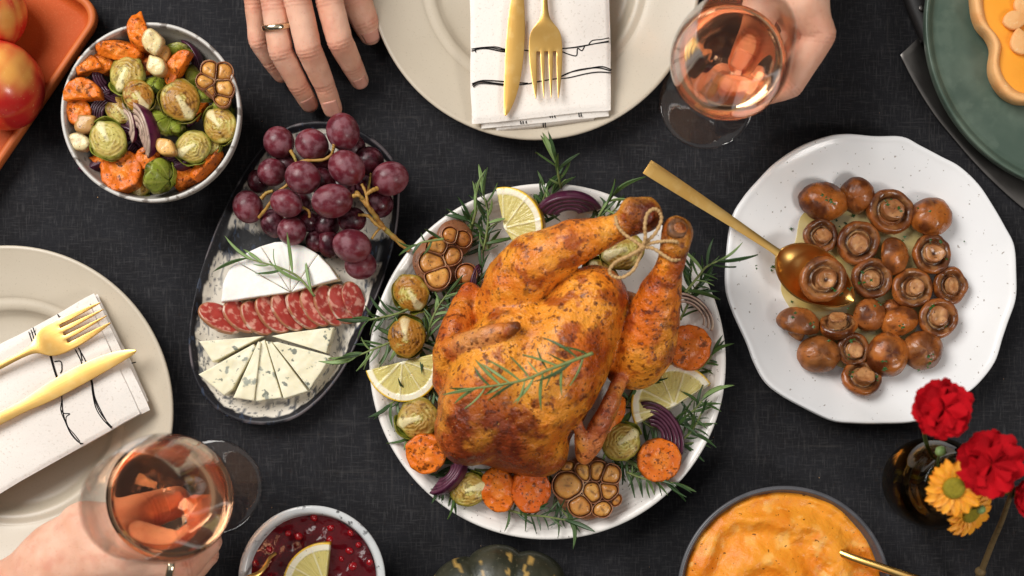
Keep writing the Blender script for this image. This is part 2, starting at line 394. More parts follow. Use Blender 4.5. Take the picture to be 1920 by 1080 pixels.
MT['chicken'] = mat('roast_chicken_skin', vcol=True, rough=.34, spec=.4, sss=.06, sssr=(1, .45, .15), ssss=.003, layers=[
    (32, .50, .70, c8(240, 164, 52), .55, 4), (80, .57, .68, c8(146, 56, 14), .75, 5), (210, .575, .66, c8(88, 30, 10), .8, 4), (520, .66, .72, c8(44, 20, 10), .9, 2), (300, .64, .69, c8(60, 26, 10), .8, 3), (420, .70, .76, c8(240, 190, 100), .5, 2)],
    bump=[(45, .6, .005, 3), (140, .8, .0028, 5), (520, .8, .0012, 3)], coat=.1, rlayer=(60, .35, .7, .24, .5))
MT['twine'] = mat('jute_twine', c8(196, 160, 112), .95, spec=.1, layers=[(900, .45, .7, c8(150, 112, 68), .7)], bump=[(900, .7, .0008, 2)])
MT['grape'] = mat('grape_skin', c8(88, 26, 38), .34, sss=.12, sssr=(1, .25, .2), ssss=.004, layers=[(1.0, .35, .65, c8(114, 34, 46), .8, 3), (2.2, .40, .66, c8(142, 98, 106), .62, 6), (26, .62, .72, c8(170, 120, 118), .3, 2)], rlayer=(2.2, .4, .65, .32, .7))
MT['grape_dark'] = mat('grape_skin_dark', c8(50, 15, 24), .32, sss=.1, ssss=.004, layers=[(1.0, .35, .7, c8(96, 28, 40), .7, 3), (2.2, .46, .72, c8(134, 92, 102), .55, 6)], rlayer=(2.2, .4, .7, .25, .6))
MT['grape_stem'] = mat('grape_stem', c8(168, 128, 60), .55, layers=[(150, .45, .7, c8(140, 84, 34), .7), (60, .5, .7, c8(136, 136, 64), .6)], bump=[(300, .3, .001)])
MT['cheese'] = mat('blue_cheese', c8(233, 226, 198), .45, sss=.25, sssr=(1, .9, .6), ssss=.004, layers=[(70, .45, .7, c8(222, 212, 176), .6), (85, .59, .66, c8(122, 130, 122), .8, 4), (150, .63, .69, c8(84, 94, 86), .85, 3)], bump=[(140, .25, .0015)])
MT['brie_rind'] = mat('brie_rind', vcol=True, rough=.7, sss=.2, ssss=.003, layers=[(60, .5, .75, c8(222, 214, 204), .5)], bump=[(90, .2, .0015), (500, .25, .0006)])
MT['salami'] = mat('salami', vcol=True, rough=.32, sss=.12, sssr=(1, .3, .2), ssss=.002, bump=[(260, .3, .001)], coat=.15)
MT['platter'] = mat('cream_black_glaze', vcol=True, rough=.35, spec=.3, layers=[(420, .64, .70, c8(60, 58, 60), .7, 2), (260, .62, .66, c8(52, 62, 80), .7, 2, (1, .35, 1))], bump=[(80, .15, .002)])
MT['mushroom'] = mat('fried_mushroom', vcol=True, rough=.32, spec=.45, sss=.08, ssss=.003, layers=[(90, .5, .72, c8(84, 42, 18), .55, 4), (45, .52, .75, c8(168, 98, 48), .45), (500, .67, .73, c8(48, 26, 12), .7, 1)], bump=[(90, .35, .0026, 4), (300, .4, .0012, 3)], coat=.18, rlayer=(100, .35, .7, .2, .5))
MT['oil'] = mat('oil_pool', c8(216, 198, 140), .08, layers=[(40, .45, .7, c8(198, 172, 92), .7)])
MT['bowl_grey'] = mat('grey_speckled_glaze', c8(158, 154, 146), .4, layers=[(24, .4, .7, c8(132, 128, 120), .6), (300, .64, .70, c8(70, 66, 60), .6, 3)], bump=[(50, .1, .002)])
MT['bowl_rim'] = mat('bowl_rim_glaze', c8(196, 192, 186), .35, layers=[(120, .52, .62, c8(84, 70, 60), .8, 4)])
MT['bowl_white'] = mat('white_bowl_glaze', c8(206, 208, 208), .25, layers=[(150, .60, .67, c8(52, 50, 52), .85, 5, (1, 1, .5)), (40, .5, .7, c8(184, 186, 188), .6)], coat=.3)
MT['bowl_dark'] = mat('dark_bowl_glaze', c8(84, 84, 88), .35, layers=[(60, .4, .7, c8(64, 64, 68), .6)])
MT['mash'] = mat('squash_mash', vcol=True, rough=.42, spec=.3, sss=.2, sssr=(1, .5, .12), ssss=.005, layers=[(40, .5, .75, c8(226, 144, 40), .5), (300, .68, .72, c8(80, 40, 14), .8, 2), (110, .64, .74, c8(240, 190, 110), .5, 4)], bump=[(60, .4, .003, 3), (420, .5, .0012, 3)], coat=.05)
MT['sauce'] = mat('cranberry_sauce', c8(92, 6, 16), .14, spec=.35, sss=.1, ssss=.004, layers=[(60, .5, .7, c8(120, 10, 22), .6), (30, .4, .7, c8(54, 6, 14), .6)], bump=[(90, .5, .003, 3)], coat=.05)
MT['berry'] = mat('cranberry', c8(158, 16, 26), .15, sss=.3, ssss=.004, layers=[(200, .4, .7, c8(110, 8, 18), .6)], coat=.4)
MT['squash'] = mat('squash_skin', vcol=True, rough=.42, layers=[(60, .5, .75, c8(58, 58, 44), .5), (360, .64, .7, c8(96, 94, 74), .5, 2)], bump=[(90, .3, .002)], coat=.15)
MT['carnation'] = mat('carnation_petal', c8(182, 8, 22), .8, spec=.15, layers=[(60, .4, .75, c8(140, 4, 14), .7)])
MT['daisy'] = mat('daisy_petal', c8(240, 164, 40), .55, sss=.12, ssss=.002, layers=[(80, .4, .7, c8(232, 130, 22), .6), (500, .55, .7, c8(214, 120, 30), .4, 1)])
MT['daisy_centre'] = mat('daisy_centre', c8(148, 132, 22), .7, layers=[(700, .5, .7, c8(104, 96, 14), .6)], bump=[(1200, 1.0, .001, 1)])
MT['stalk'] = mat('flower_stalk', c8(96, 112, 56), .55)
MT['twig'] = mat('twig_bark', c8(104, 84, 52), .7, layers=[(200, .5, .7, c8(70, 58, 34), .7)], bump=[(300, .3, .001)])
MT['crust'] = mat('pie_crust', c8(236, 178, 116), .6, sss=.1, layers=[(60, .45, .7, c8(222, 150, 84), .6), (300, .6, .7, c8(244, 204, 150), .5)], bump=[(200, .3, .0015)])
MT['filling'] = mat('pumpkin_filling', c8(240, 160, 48), .35, sss=.15, layers=[(30, .4, .7, c8(232, 142, 34), .6)])
MT['pale_wood'] = mat('pale_handle', c8(232, 200, 150), .35, layers=[(100, .4, .7, c8(216, 176, 120), .6, 3, (1, .1, 1))])
# ------------------------------------------------------------------ the cloth
def cloth():
    n = 140; x = np.linspace(-1.1, 1.1, n); y = np.linspace(-.85, 1.0, n)
    X, Y = np.meshgrid(x, y, indexing='ij'); p = np.column_stack([X.ravel(), Y.ravel(), np.zeros(n * n)])
    z = (fbm(p * 7, 3, 3) - .5) * .0016 - .0012
    p[:, 2] = z
    i = np.arange(n * n).reshape(n, n)
    F = np.stack([i[:-1, :-1].ravel(), i[1:, :-1].ravel(), i[1:, 1:].ravel(), i[:-1, 1:].ravel()], 1)
    o = part('tablecloth', p, F, MT['cloth']); o.cycles.is_caustics_receiver = True
    tag(o, 'dark charcoal linen tablecloth under all the dishes', kind='structure')
cloth()

# ------------------------------------------------------------------ dishes
def circ(r, n=96, amp=0, seed=0):
    a = np.linspace(0, 2 * np.pi, n, endpoint=False); q = np.column_stack([np.cos(a), np.sin(a), np.zeros(n)])
    rr = r * (1 + amp * (fbm(q * 1.6 + seed, seed, 2) - .5)); return np.column_stack([np.cos(a) * rr, np.sin(a) * rr])
def dish_rings(outline, rings):
    o = np.asarray(outline); c = np.zeros(2)
    R = [np.column_stack([c + (o - c) * f, np.full(len(o), z)]) for f, z in rings]
    V, F = rings_mesh(R, True, True)
    f = np.concatenate([np.full(len(o), q[0]) for q in rings] + [[0], [0]])
    return V, F, f
def prof(pts, n): return [tuple(p) for p in cat_rom(pts, n)]

def beige_plate(label, px, py):
    z = .02; R = W(310, z); t = thing('dinner_plate', label, 'plate', (*P(px, py, z)[:2], 0), group='beige dinner plates')
    pr = [(0, .003), (.4, .003), (.52, .0032), (.575, .0042), (.605, .0068), (.625, .0095), (.65, .0108), (.69, .0112), (.72, .0126), (.85, .0165), (.96, .0205), (.985, .0215), (1.0, .0210), (1.0, .0195), (.97, .0175), (.7, .008), (.6, .001), (.56, 0), (.54, .0012), (0, .0012)]
    q = prof([(a * R, b) for a, b in pr[:16]], 90) + [(a * R, b) for a, b in pr[16:]]
    V, F = lathe(q[1:-1], 128)
    part('plate_body', V, F, MT['beige'], t, fix=True).cycles.is_caustics_receiver = True
    return t
beige_plate('beige dinner plate with folded napkin at top of the table', 1003, -48)
beige_plate('beige dinner plate with folded napkin at left edge', 14, 771)

def slab_part(parent, name, cpx, z0, h, r, mat_, wob=.0015, seed=1, org=(0, 0, 0), n=30, m=30, zfun=None):
    c = [P(x, y, z0 + h)[:2] - np.array(org)[:2] for x, y in cpx]
    V, F = pillow(c, z0 - org[2], h, r, n, m, wob, seed, zfun)
    return part(name, V, F, mat_, parent, fix=True)
def stitch(parent, lines, org, r=.00042):
    for k, (pts, z) in enumerate(lines):
        p = [P(x, y, z) - np.array(org) for x, y in pts]
        q = cat_rom(p, max(8, 5 * len(p)))
        q[:, 2] += .0001
        V, F = tube(q, r, 6, flat=.6)
        part('stitched_line', V, F, MT['thread'], parent)

def napkin_top():
    org = P(1014, 90, .02); t = thing('napkin', 'white linen napkin with black stitched lines, under cutlery on the top plate', 'napkin', org, group='folded napkins')
    z = .0185
    slab_part(t, 'fold', [(930, -150), (1120, -150), (1117, 224), (928, 249)], z, .0035, .0017, MT['linen'], .002, 3, org)
    slab_part(t, 'fold', [(892, -150), (1135, -150), (1141, 217), (902, 240)], z + .0032, .0035, .0017, MT['linen'], .002, 4, org)
    slab_part(t, 'fold', [(878, -150), (1138, -150), (1147, 205), (884, 232)], z + .0065, .0040, .0019, MT['linen'], .002, 5, org)
    zt = z + .0108
    L = []
    L.append(([(884, 92), (905, 89), (930, 88), (946, 92), (965, 93), (1000, 95), (1040, 92), (1075, 89), (1110, 83), (1141, 79)], zt))
    L.append(([(884, 96), (900, 91), (918, 89), (946, 94), (965, 94)], zt + .0001))
    L.append(([(892, 98), (893, 93), (912, 91), (940, 96), (960, 97)], zt + .0001))
    L.append(([(1055, 91), (1085, 88), (1115, 82), (1142, 77)], zt + .0001))
    L.append(([(1054, 97), (1070, 103), (1081, 104), (1083, 91), (1091, 95), (1096, 87)], zt))
    L.append(([(1104, 83), (1111, 76), (1128, 74), (1142, 71)], zt))
    L.append(([(885, 160), (900, 153), (930, 156), (960, 159), (985, 158), (1010, 153), (1040, 148), (1065, 146), (1100, 138), (1125, 135), (1147, 137)], zt))
    L.append(([(885, 157), (905, 151), (935, 152), (965, 155), (990, 156)], zt + .0001))
    L.append(([(887, 163), (902, 156), (940, 159), (960, 161)], zt + .0001))
    L.append(([(1045, 148), (1060, 140), (1080, 132), (1110, 127), (1130, 125), (1147, 131)], zt))
    L.append(([(1046, 147), (1065, 137), (1090, 131), (1120, 127), (1146, 133)], zt))
    for dx in (0, 5, 12): L.append(([(975 + dx, 219 - dx * .1), (977 + dx * .8, 233 - dx * .1)], z + .0062))
    for dx in (0, 4, 9): L.append(([(1029 + dx, 208), (1032 + dx, 221)], z + .0068))
    for dx in (0, 4): L.append(([(1085 + dx, 208), (1086 + dx, 219)], z + .0068))
    for dx in (0, 4): L.append(([(1018 + dx, 226), (1019 + dx, 239)], z + .0034))
    stitch(t, L, org)
napkin_top()
def napkin_left():
    org = P(110, 740, .02); t = thing('napkin', 'white linen napkin with black stitched lines, under cutlery on the left plate', 'napkin', org, group='folded napkins')
    z = .0185
    slab_part(t, 'fold', [(182, 552), (274, 741), (-180, 985), (-220, 790)], z, .0034, .0017, MT['linen'], .002, 13, org)
    slab_part(t, 'fold', [(180, 551), (277, 752), (-180, 1000), (-220, 790)], z + .0032, .0034, .0017, MT['linen'], .002, 14, org)
    slab_part(t, 'fold', [(176, 549), (280, 768), (-180, 1018), (-240, 775)], z + .0064, .0034, .0017, MT['linen'], .002, 15, org)
    slab_part(t, 'fold', [(165, 566), (262, 775), (-170, 1022), (-260, 790)], z + .0096, .0026, .0013, MT['linen'], .0016, 16, org)
    zt = z + .0123
    L = []
    L.append(([(92, 660), (100, 690), (108, 715), (116, 745), (114, 768), (122, 790), (132, 812), (146, 828), (156, 832)], zt))
    L.append(([(93, 660), (101, 691), (109, 716)], zt + .0001)); L.append(([(94, 660), (102, 690), (110, 715)], zt + .0001))
    L.append(([(116, 745), (118, 772), (126, 798), (138, 818), (152, 833)], zt + .0001)); L.append(([(114, 768), (120, 775), (131, 776), (124, 783), (128, 800), (140, 815), (150, 828)], zt))
    L.append(([(102, 678), (114, 678), (116, 693), (113, 700)], zt))
    L.append(([(141, 655), (151, 675), (158, 695), (170, 712), (174, 740), (180, 765), (192, 785), (209, 803)], zt))
    L.append(([(147, 652), (158, 672), (166, 690), (173, 716), (178, 745), (190, 772), (204, 797)], zt)); L.append(([(172, 716), (176, 745), (186, 770), (200, 790), (210, 801)], zt + .0001))
    L.append(([(150, 656), (154, 676)], zt))
    for dx in (0, 4, 8): L.append(([(108 + dx, 589 + dx), (112 + dx, 597 + dx)], z + .0103)); L.append(([(54 + dx, 622 - dx), (60 + dx, 640 - dx)], zt))
    for s in (0, 1): L.append(([(247, 681 + s * 42), (255, 679 + s * 40)], z + .0066))
    stitch(t, L, org)
napkin_left()

# ------------------------------------------------------------------ cutlery (sheets in local y, thickened)
def sheet(name, rows, faces_cols, parent, matr, th=.0018, sub=1):
    """rows: list of (n,3)"""
    n = len(rows[0]); V = np.concatenate(rows); F = []
    for k in range(len(rows) - 1):
        for c in faces_cols(k): F.append((k * n + c, k * n + c + 1, (k + 1) * n + c + 1, (k + 1) * n + c))
    o = part(name, V, F, matr, parent, fix=False)
    m = o.modifiers.new('solid', 'SOLIDIFY'); m.thickness = th; m.offset = 0
    m = o.modifiers.new('bev', 'BEVEL'); m.width = th * .3; m.segments = 2; m.limit_method = 'ANGLE'
    if sub: m = o.modifiers.new('sub', 'SUBSURF'); m.levels = sub; m.render_levels = sub
    return o
def fork_mesh(parent, mirror=1):
    # local: +y towards the tips, origin at the slot roots; photograph pixels as unit, scaled to metres
    k = W(1, .032)
    hb = [(-330, -9, 9, .0), (-240, -8, 8, .001), (-150, -6, 6, .003), (-100, -5, 5, .0045), (-72, -6, 6, .005), (-58, -9, 9, .0052), (-48, -17, 17, .005), (-40, -25, 25, .0042), (-30, -29.5, 29.5, .003), (-16, -31, 31, .0018), (0, -31.5, 31.5, .0012)]
    fr = np.array([0, .18, .285, .42, .535, .66, .775, 1.0])
    rows = [np.column_stack([k * (a + (b - a) * fr), np.full(8, k * y), z + .0003 * (1 - (2 * fr - 1) ** 2)]) for y, a, b, z in hb]
    # handle rows: evenly spread columns; the tines
    tips = [-22, -8.5, 5, 20]
    for q, (yy, wd_) in enumerate(((18, .98), (42, .80), (66, .55), (82, .30), (89, .10))):
        t = yy / 89; xs = []
        for c in range(4):
            x0 = (-31.5 + 63 * fr[2 * c]); x1 = (-31.5 + 63 * fr[2 * c + 1]); cx = (x0 + x1) / 2 * (1 - t ** 1.4) + tips[c] * t ** 1.4; hw = (x1 - x0) / 2 * wd_
            xs += [cx - hw, cx + hw]
        rows.append(np.column_stack([k * np.array(xs), np.full(8, k * yy), np.full(8, .0012 - .0006 * t + .0035 * t * t)]))
    for r in rows: r[:, 0] *= mirror
    nh = len(hb)
    sheet('fork_body', rows, lambda q: range(7) if q < nh - 1 else (0, 2, 4, 6), parent, MT['gold'], .0017, 1)
def knife_mesh(parent, mirror=1):
    k = W(1, .032)
    hb = [(-420, -11, 11, .0022), (-300, -11, 11, .0022), (-235, -10, 10, .0022), (-215, -12, 13, .0018), (-190, -14, 17, .0016), (-150, -14, 21, .0015), (-110, -13, 22, .0015), (-70, -11, 20, .0015), (-40, -9, 15.5, .0015), (-18, -7.5, 9, .0015), (-6, -6, 3.5, .0015), (0, -3, -1, .0015)]
    fr = np.linspace(0, 1, 6)
    rows = [np.column_stack([mirror * k * (a + (b - a) * fr), np.full(6, k * y), z + .00025 * (1 - (2 * fr - 1) ** 2)]) for y, a, b, z in hb]
    sheet('knife_body', rows, lambda q: range(5), parent, MT['gold'], .0020, 1)
def heading(ax, ay, bx, by): return math.atan2(-(by - ay), bx - ax) - math.pi / 2
zc = .0315
t = thing('fork', 'gold fork lying on the napkin of the top plate', 'fork', P(1023, 98, zc), (0, 0, heading(1020, 0, 1024, 187)), 'gold cutlery'); fork_mesh(t)
t = thing('table_knife', 'gold table knife lying on the napkin of the top plate', 'knife', P(950, 218, zc), (0, 0, heading(972, 0, 952, 218)), 'gold cutlery'); knife_mesh(t, -1)
zc = .0335
t = thing('fork', 'gold fork lying on the napkin of the left plate', 'fork', P(122, 628, zc), (0, 0, heading(44, 668, 188, 596)), 'gold cutlery'); fork_mesh(t)
t = thing('table_knife', 'gold table knife lying on the napkin of the left plate', 'knife', P(256, 656, zc), (0, 0, heading(0, 792, 256, 662)), 'gold cutlery'); knife_mesh(t, -1)

# ------------------------------------------------------------------ orange tray and apples
def tray():
    ex = np.array([188 - 0, 320 - 45.]); ex /= np.linalg.norm(ex)
    ang = math.atan2(275, 188)  # image direction of the long side
    lx = np.array([-math.cos(ang), math.sin(ang)]); ly = np.array([-math.sin(ang), -math.cos(ang)])   # image vectors: along the side down-left, along the short side up-left
    corner = np.array([196., 20.])
    def rr(inset, rad, n=10):
        Lx, Ly = 620, 430; pts = []
        for cx, cy, a0 in ((rad + inset, rad + inset, 180), (Lx - rad - inset, rad + inset, 270), (Lx - rad - inset, Ly - rad - inset, 0), (rad + inset, Ly - rad - inset, 90)):
            for i in range(n):
                a = math.radians(a0 + 90 * i / (n - 1)); pts.append((cx + rad * math.cos(a), cy + rad * math.sin(a)))
        return np.array(pts)
    z = .018; org = P(*(corner + lx * 310 + ly * 215), z)
    t = thing('serving_tray', 'orange enamelled serving tray with apples, cut by the left edge', 'tray', (org[0], org[1], 0))
    def ring(inset, rad, zz):
        q = rr(inset, rad); return np.array([P(*(corner + lx * a + ly * b), z) for a, b in q]) * [1, 1, 0] + [-org[0], -org[1], zz]
    R = [ring(26, 20, 0.0005), ring(10, 32, .003), ring(1, 40, .012), ring(0, 41, .0175), ring(2, 40, .0188), ring(7, 37, .0192), ring(12, 34, .0182), ring(14, 33, .016)]
    V, F = rings_mesh(R, True, False); part('rim', V, F, MT['tray_rim'], t, fix=True)
    R = [ring(13.6, 33, .0155), ring(17, 31, .010), ring(23, 28, .0058), ring(32, 24, .0046), ring(120, 20, .0044)]
    V, F = rings_mesh(R, False, True); part('base', V, F, MT['terracotta'], t)
tray()
def apple(label, px, py, rx, rot, seed):
    z = .04; r = W(rx, z)
    n, m = 64, 40; ph = np.linspace(0, np.pi, m); a = np.linspace(0, 2 * np.pi, n, endpoint=False); R = []
    for p in ph[1:-1]:
        rad = math.sin(p) ** .85 * (1 + .10 * math.cos(p)); z_ = math.cos(p) * .93 - .28 * math.exp(-(p / .28) ** 2) + .2 * math.exp(-((np.pi - p) / .25) ** 2)
        R.append(np.column_stack([np.cos(a) * rad * (1 + .03 * np.cos(5 * a) * (p > 1.6)), np.sin(a) * rad, np.full(n, z_)]) * r)
    V, F = rings_mesh(R)
    nz = fbm(V / r * 1.3 + seed, seed, 3); st = fbm(np.column_stack([np.arctan2(V[:, 1], V[:, 0]) * 7, V[:, 2] / r * .6, np.zeros(len(V))]), seed, 3)
    yd = np.array(Euler(rot).to_matrix().inverted() @ Vector((.75, -.05, .66)).normalized()); n_ = V / (np.linalg.norm(V, axis=1)[:, None] + 1e-9)
    blush = 1 - sstep(.62, 1.2, n_ @ yd + (nz - .5) * .9 + (st - .5) * .5)
    cols = mix(c8(236, 168, 84), c8(208, 40, 36), blush)
    t = thing('apple', label, 'apple', P(px, py, z) * [1, 1, 0] + [0, 0, .005 + .86 * r], rot, 'apples on the orange tray')
    part('fruit', V, F, MT['apple'], t, cols)
    V, F = tube(cat_rom([(0, 0, r * .62), (r * .03, 0, r * .85), (r * .12, r * .03, r * 1.05)], 8), [r * .035] * 7 + [r * .05], 8)
    part('stalk', V, F, MT['twig'], t)
apple('large red and yellow apple on the orange tray beside the vegetable bowl', -8, 153, 84, (.7, -1.0, .4), 3)
apple('red apple in the top left corner of the orange tray', -36, 18, 72, (.5, .9, 2.0), 8)

# ------------------------------------------------------------------ glasses
def wine_glass(label, px, py, kb, belly_z, lift=0.0, level=.118):
    b = kb
    t = thing('wine_glass', label, 'wine glass', (*P(px, py, lift)[:2], lift), group='wine glasses of rose wine')
    k = belly_z / .122
    outer = [(.0005, .0002), (.020, .0002), (.034, .0003), (.0368, .0008), (.0370, .0016), (.034, .0026), (.020, .0040), (.010, .0065), (.0052, .012), (.0042, .022), (.0040, .045 * k), (.0044, .062 * k), (.0070, .072 * k), (.016, .0795 * k), (.0295, .0905 * k), (b * .94, .107 * k), (b, .122 * k), (b * .975, .140 * k), (b * .885, .163 * k), (b * .79, .185 * k), (b * .775, .190 * k)]
    inner = [(b * .757, .190 * k), (b * .770, .185 * k), (b * .862, .163 * k), (b * .950, .140 * k), (b * .973, .122 * k), (b * .912, .1078 * k), (.0283, .0922 * k), (.0150, .0822 * k), (.0060, .0790 * k), (.0005, .0782 * k)]
    o = prof(outer, 110); i = prof(inner, 70)
    V, F = lathe(o + i, 96); part('glass_body', V, F, MT['glass'], t, fix=True)
    wi = [(r + .00035, z - .0002) for r, z in reversed(i) if z <= level * k]
    r1 = wi[-1][0]
    wi += [(r1 - .0004, level * k + .0004), (r1 - .0022, level * k - .0002), (r1 * .6, level * k - .0004), (.0005, level * k - .0004)]
    V, F = lathe(wi, 96); w_ = part('wine', V, F, MT['wine'], t, fix=True); w_.cycles.is_caustics_caster = True
    return t
wine_glass('glass of rose wine held by a hand at top right', 1324, 192, .0415, .115)
wine_glass('glass of rose wine held over the left plate at bottom left', 404, 912, .0445, .125, level=.119)

# ------------------------------------------------------------------ green stone stand, pie and chef's knife
def stand():
    z = .034; R = W(322, z); t = thing('cake_stand', 'round green marbled stone stand carrying the pie, top right', 'stand', (*P(2058, 42, z)[:2], 0))
    q = prof([(.001, .028), (R * .8, .028), (R * .93, .028), (R * .955, .0295), (R * .975, .0325), (R * .992, .0335), (R, .0320), (R * .995, .027), (R * .96, .022), (R * .7, .019), (R * .5, .017)], 60) + [(R * .46, .010), (R * .48, .001), (R * .44, 0), (.001, 0)]
    V, F = lathe(q, 160); part('plate_body', V, F, MT['green_stone'], t, fix=True)
stand()
def pie():
    z = .05; out_px = [(1829, -30), (1831, 12), (1840, 40), (1858, 62), (1867, 84), (1864, 112), (1866, 135), (1878, 160), (1898, 180), (1922, 189), (1955, 186), (1985, 168), (2015, 158), (2045, 168), (2080, 186), (2115, 178), (2140, 150), (2145, 112), (2150, 70), (2175, 30), (2185, -20), (2170, -70), (2130, -110), (2070, -128), (2005, -130), (1940, -128), (1880, -110), (1842, -75)]
    out = cat_rom([P(x, y, z)[:2] for x, y in out_px], 180, True); c = out.mean(0)
    t = thing('pie', 'wavy edged orange pumpkin pie with pastry leaves on the green stand', 'pie', (c[0], c[1], .0275)); o = out - c
    rg = [(.80, .0006), (.93, .001), (.985, .006), (1.0, .014), (.995, .0185), (.965, .0205), (.92, .0195), (.875, .0170), (.855, .014)]
    R = [np.column_stack([o * f, np.full(len(o), zz)]) for f, zz in rg]
    V, F = rings_mesh(R, True, False); V[:, 2] += (fbm(V * 60, 5, 3) - .5) * .0022; part('crust', V, F, MT['crust'], t, fix=True)
    R = [np.column_stack([o * f, np.full(len(o), zz)]) for f, zz in ((.872, .0145), (.84, .0152), (.6, .0156), (.3, .0158))]
    V, F = rings_mesh(R, False, True); V[:, 2] += (fbm(V * 40, 2, 3) - .5) * .0008; part('filling', V, F, MT['filling'], t)
    def leaf(px, py, ln, ang):
        u = np.linspace(0, 1, 14); w = np.sin(np.pi * u ** .8) ** .8 * .36; L_ = W(ln, z)
        a = np.concatenate([np.column_stack([u, w]), np.column_stack([u[::-1][1:-1], -w[::-1][1:-1]])]) * L_
        V, F, f, tm = puck(a, .0045, .0012, .0006, 5); q = P(px, py, z)[:2] - c
        part('pastry_leaf', V, F, MT['crust'], t, loc=(q[0], q[1], .0158), rot=(0, 0, ang), fix=True)
    for px, py, ln, an in ((1884, 38, 50, .15), (1921, 100, 52, 1.75), (1916, -14, 52, -1.2), (1982, 40, 50, 3.0), (1930, 38, 30, .8), (2010, -50, 50, 2.0), (2040, 90, 50, .6)): leaf(px, py, ln, an)
pie()
def chef_knife():
    z = .003; org = P(1800, 220, z); t = thing('chef_knife', 'large steel chef knife with black handle tucked under the green stand', 'knife', (org[0], org[1], 0))
    edge = cat_rom([(1688, 103), (1716, 158), (1752, 215), (1790, 262), (1830, 308), (1874, 352), (1922, 393), (1975, 428)], 26)
    spine = cat_rom([(1727, 66), (1762, 120), (1806, 178), (1850, 230), (1890, 275), (1930, 330), (1958, 385), (1977, 428)], 26)
    rows = []
    for e, s in zip(edge, spine): rows.append(np.array([P(*(e + (s - e) * f), z) for f in (0, .12, .5, 1)]) - org * [1, 1, 0])
    for r in rows: r[:, 2] = [.0026, .0030, .0034, .0036]
    sheet('blade', rows, lambda q: range(3), t, MT['steel'], .0016, 0)
    hp = [(1690, -150), (1702, -60), (1716, -4), (1734, 44), (1746, 74)]
    q = cat_rom([P(x, y, .01) - org * [1, 1, 0] for x, y in hp], 24); V, F = tube(q, np.linspace(.011, .0085, 24), 12, flat=.75); part('handle', V, F, MT['black_handle'], t)
    for px, py in ((1729, 15), (1705, -60)):
        V, F = lathe([(.0028, 0), (.0028, .0006), (.002, .0010)], 16); part('rivet', V, F, MT['steel'], t, loc=P(px, py, .0175) - org * [1, 1, 0])
chef_knife()

# ------------------------------------------------------------------ the big dishes
def platter_white():
    z = .028; R = W(334.5, z); t = thing('serving_platter', 'round speckled white platter under the roast chicken', 'platter', (*P(1027, 678, z)[:2], 0))
    q = prof([(.001, .010), (R * .6, .010), (R * .72, .0102), (R * .80, .0115), (R * .87, .016), (R * .925, .0225), (R * .955, .0265), (R * .98, .0285), (R * .996, .028), (R, .026), (R * .985, .0225), (R * .9, .012), (R * .75, .001)], 120) + [(R * .7, 0), (.001, 0)]
    q2 = []
    for r, zz in q: q2.append((r, zz + (.0001 * math.sin(r * 2100) if .74 * R < r < .95 * R and zz > .0101 else 0)))
    V, F = lathe(q2, 200); V[:, :2] *= (1 + .006 * (fbm(V * 14, 4, 2) - .5))[:, None]
    part('plate_body', V, F, MT['white_ceramic'], t, fix=True)
platter_white()
def plate_scalloped():
    z = .022; px = [(1363, 480), (1373, 410), (1395, 370), (1425, 335), (1455, 305), (1500, 275), (1550, 256), (1590, 251), (1640, 255), (1692, 256), (1725, 272), (1765, 293), (1800, 312), (1835, 345), (1862, 385), (1885, 425), (1902, 460), (1906, 510), (1905, 560), (1890, 605), (1880, 635), (1865, 680), (1832, 722), (1800, 745), (1765, 768), (1715, 790), (1650, 794), (1600, 793), (1560, 788), (1510, 765), (1465, 740), (1435, 715), (1415, 680), (1400, 640), (1375, 585), (1362, 540)]
    out = cat_rom([P(x, y, z)[:2] for x, y in px], 216, True); c = P(1637, 524, z)[:2]; o = out - c
    t = thing('serving_plate', 'white wavy edged plate full of fried mushrooms', 'plate', (c[0], c[1], 0))
    a = np.arctan2(o[:, 1], o[:, 0]); rr = np.linalg.norm(o, axis=1); mean = rr.mean()
    spec = [(.001, .0085), (.3, .0085), (.55, .0088), (.66, .0100), (.74, .0128), (.85, .0170), (.94, .0205), (.975, .0222), (.994, .0222), (1.0, .0208), (.985, .0180), (.8, .0105), (.6, .0015)]
    pts = prof(spec, 70) + [(.56, 0), (.001, 0)]
    R = []
    for f, zz in pts:
        blend = sstep(.55, 1.0, np.array([f]))[0]; rad = f * (rr * blend + mean * (1 - blend))
        R.append(np.column_stack([np.cos(a) * rad, np.sin(a) * rad, np.full(len(o), zz)]))
    V, F = rings_mesh(R); lob = (rr / mean - 1); k = len(o)
    part('plate_body', V, F, MT['white_plate'], t, fix=True)
    # oil pooled in the middle
    op = [(1465, 545), (1472, 500), (1492, 450), (1505, 400), (1560, 380), (1640, 372), (1700, 385), (1735, 430), (1745, 500), (1730, 580), (1700, 650), (1640, 685), (1580, 690), (1530, 650), (1490, 590)]
    oo = cat_rom([P(x, y, .01)[:2] - c for x, y in op], 90, True)
    V, F, f, tm = puck(oo, .0010, .0005, .0003, 6); V[:, 2] += .0088
    part('oil_pool', V, F, MT['oil'], t, fix=True)
plate_scalloped()
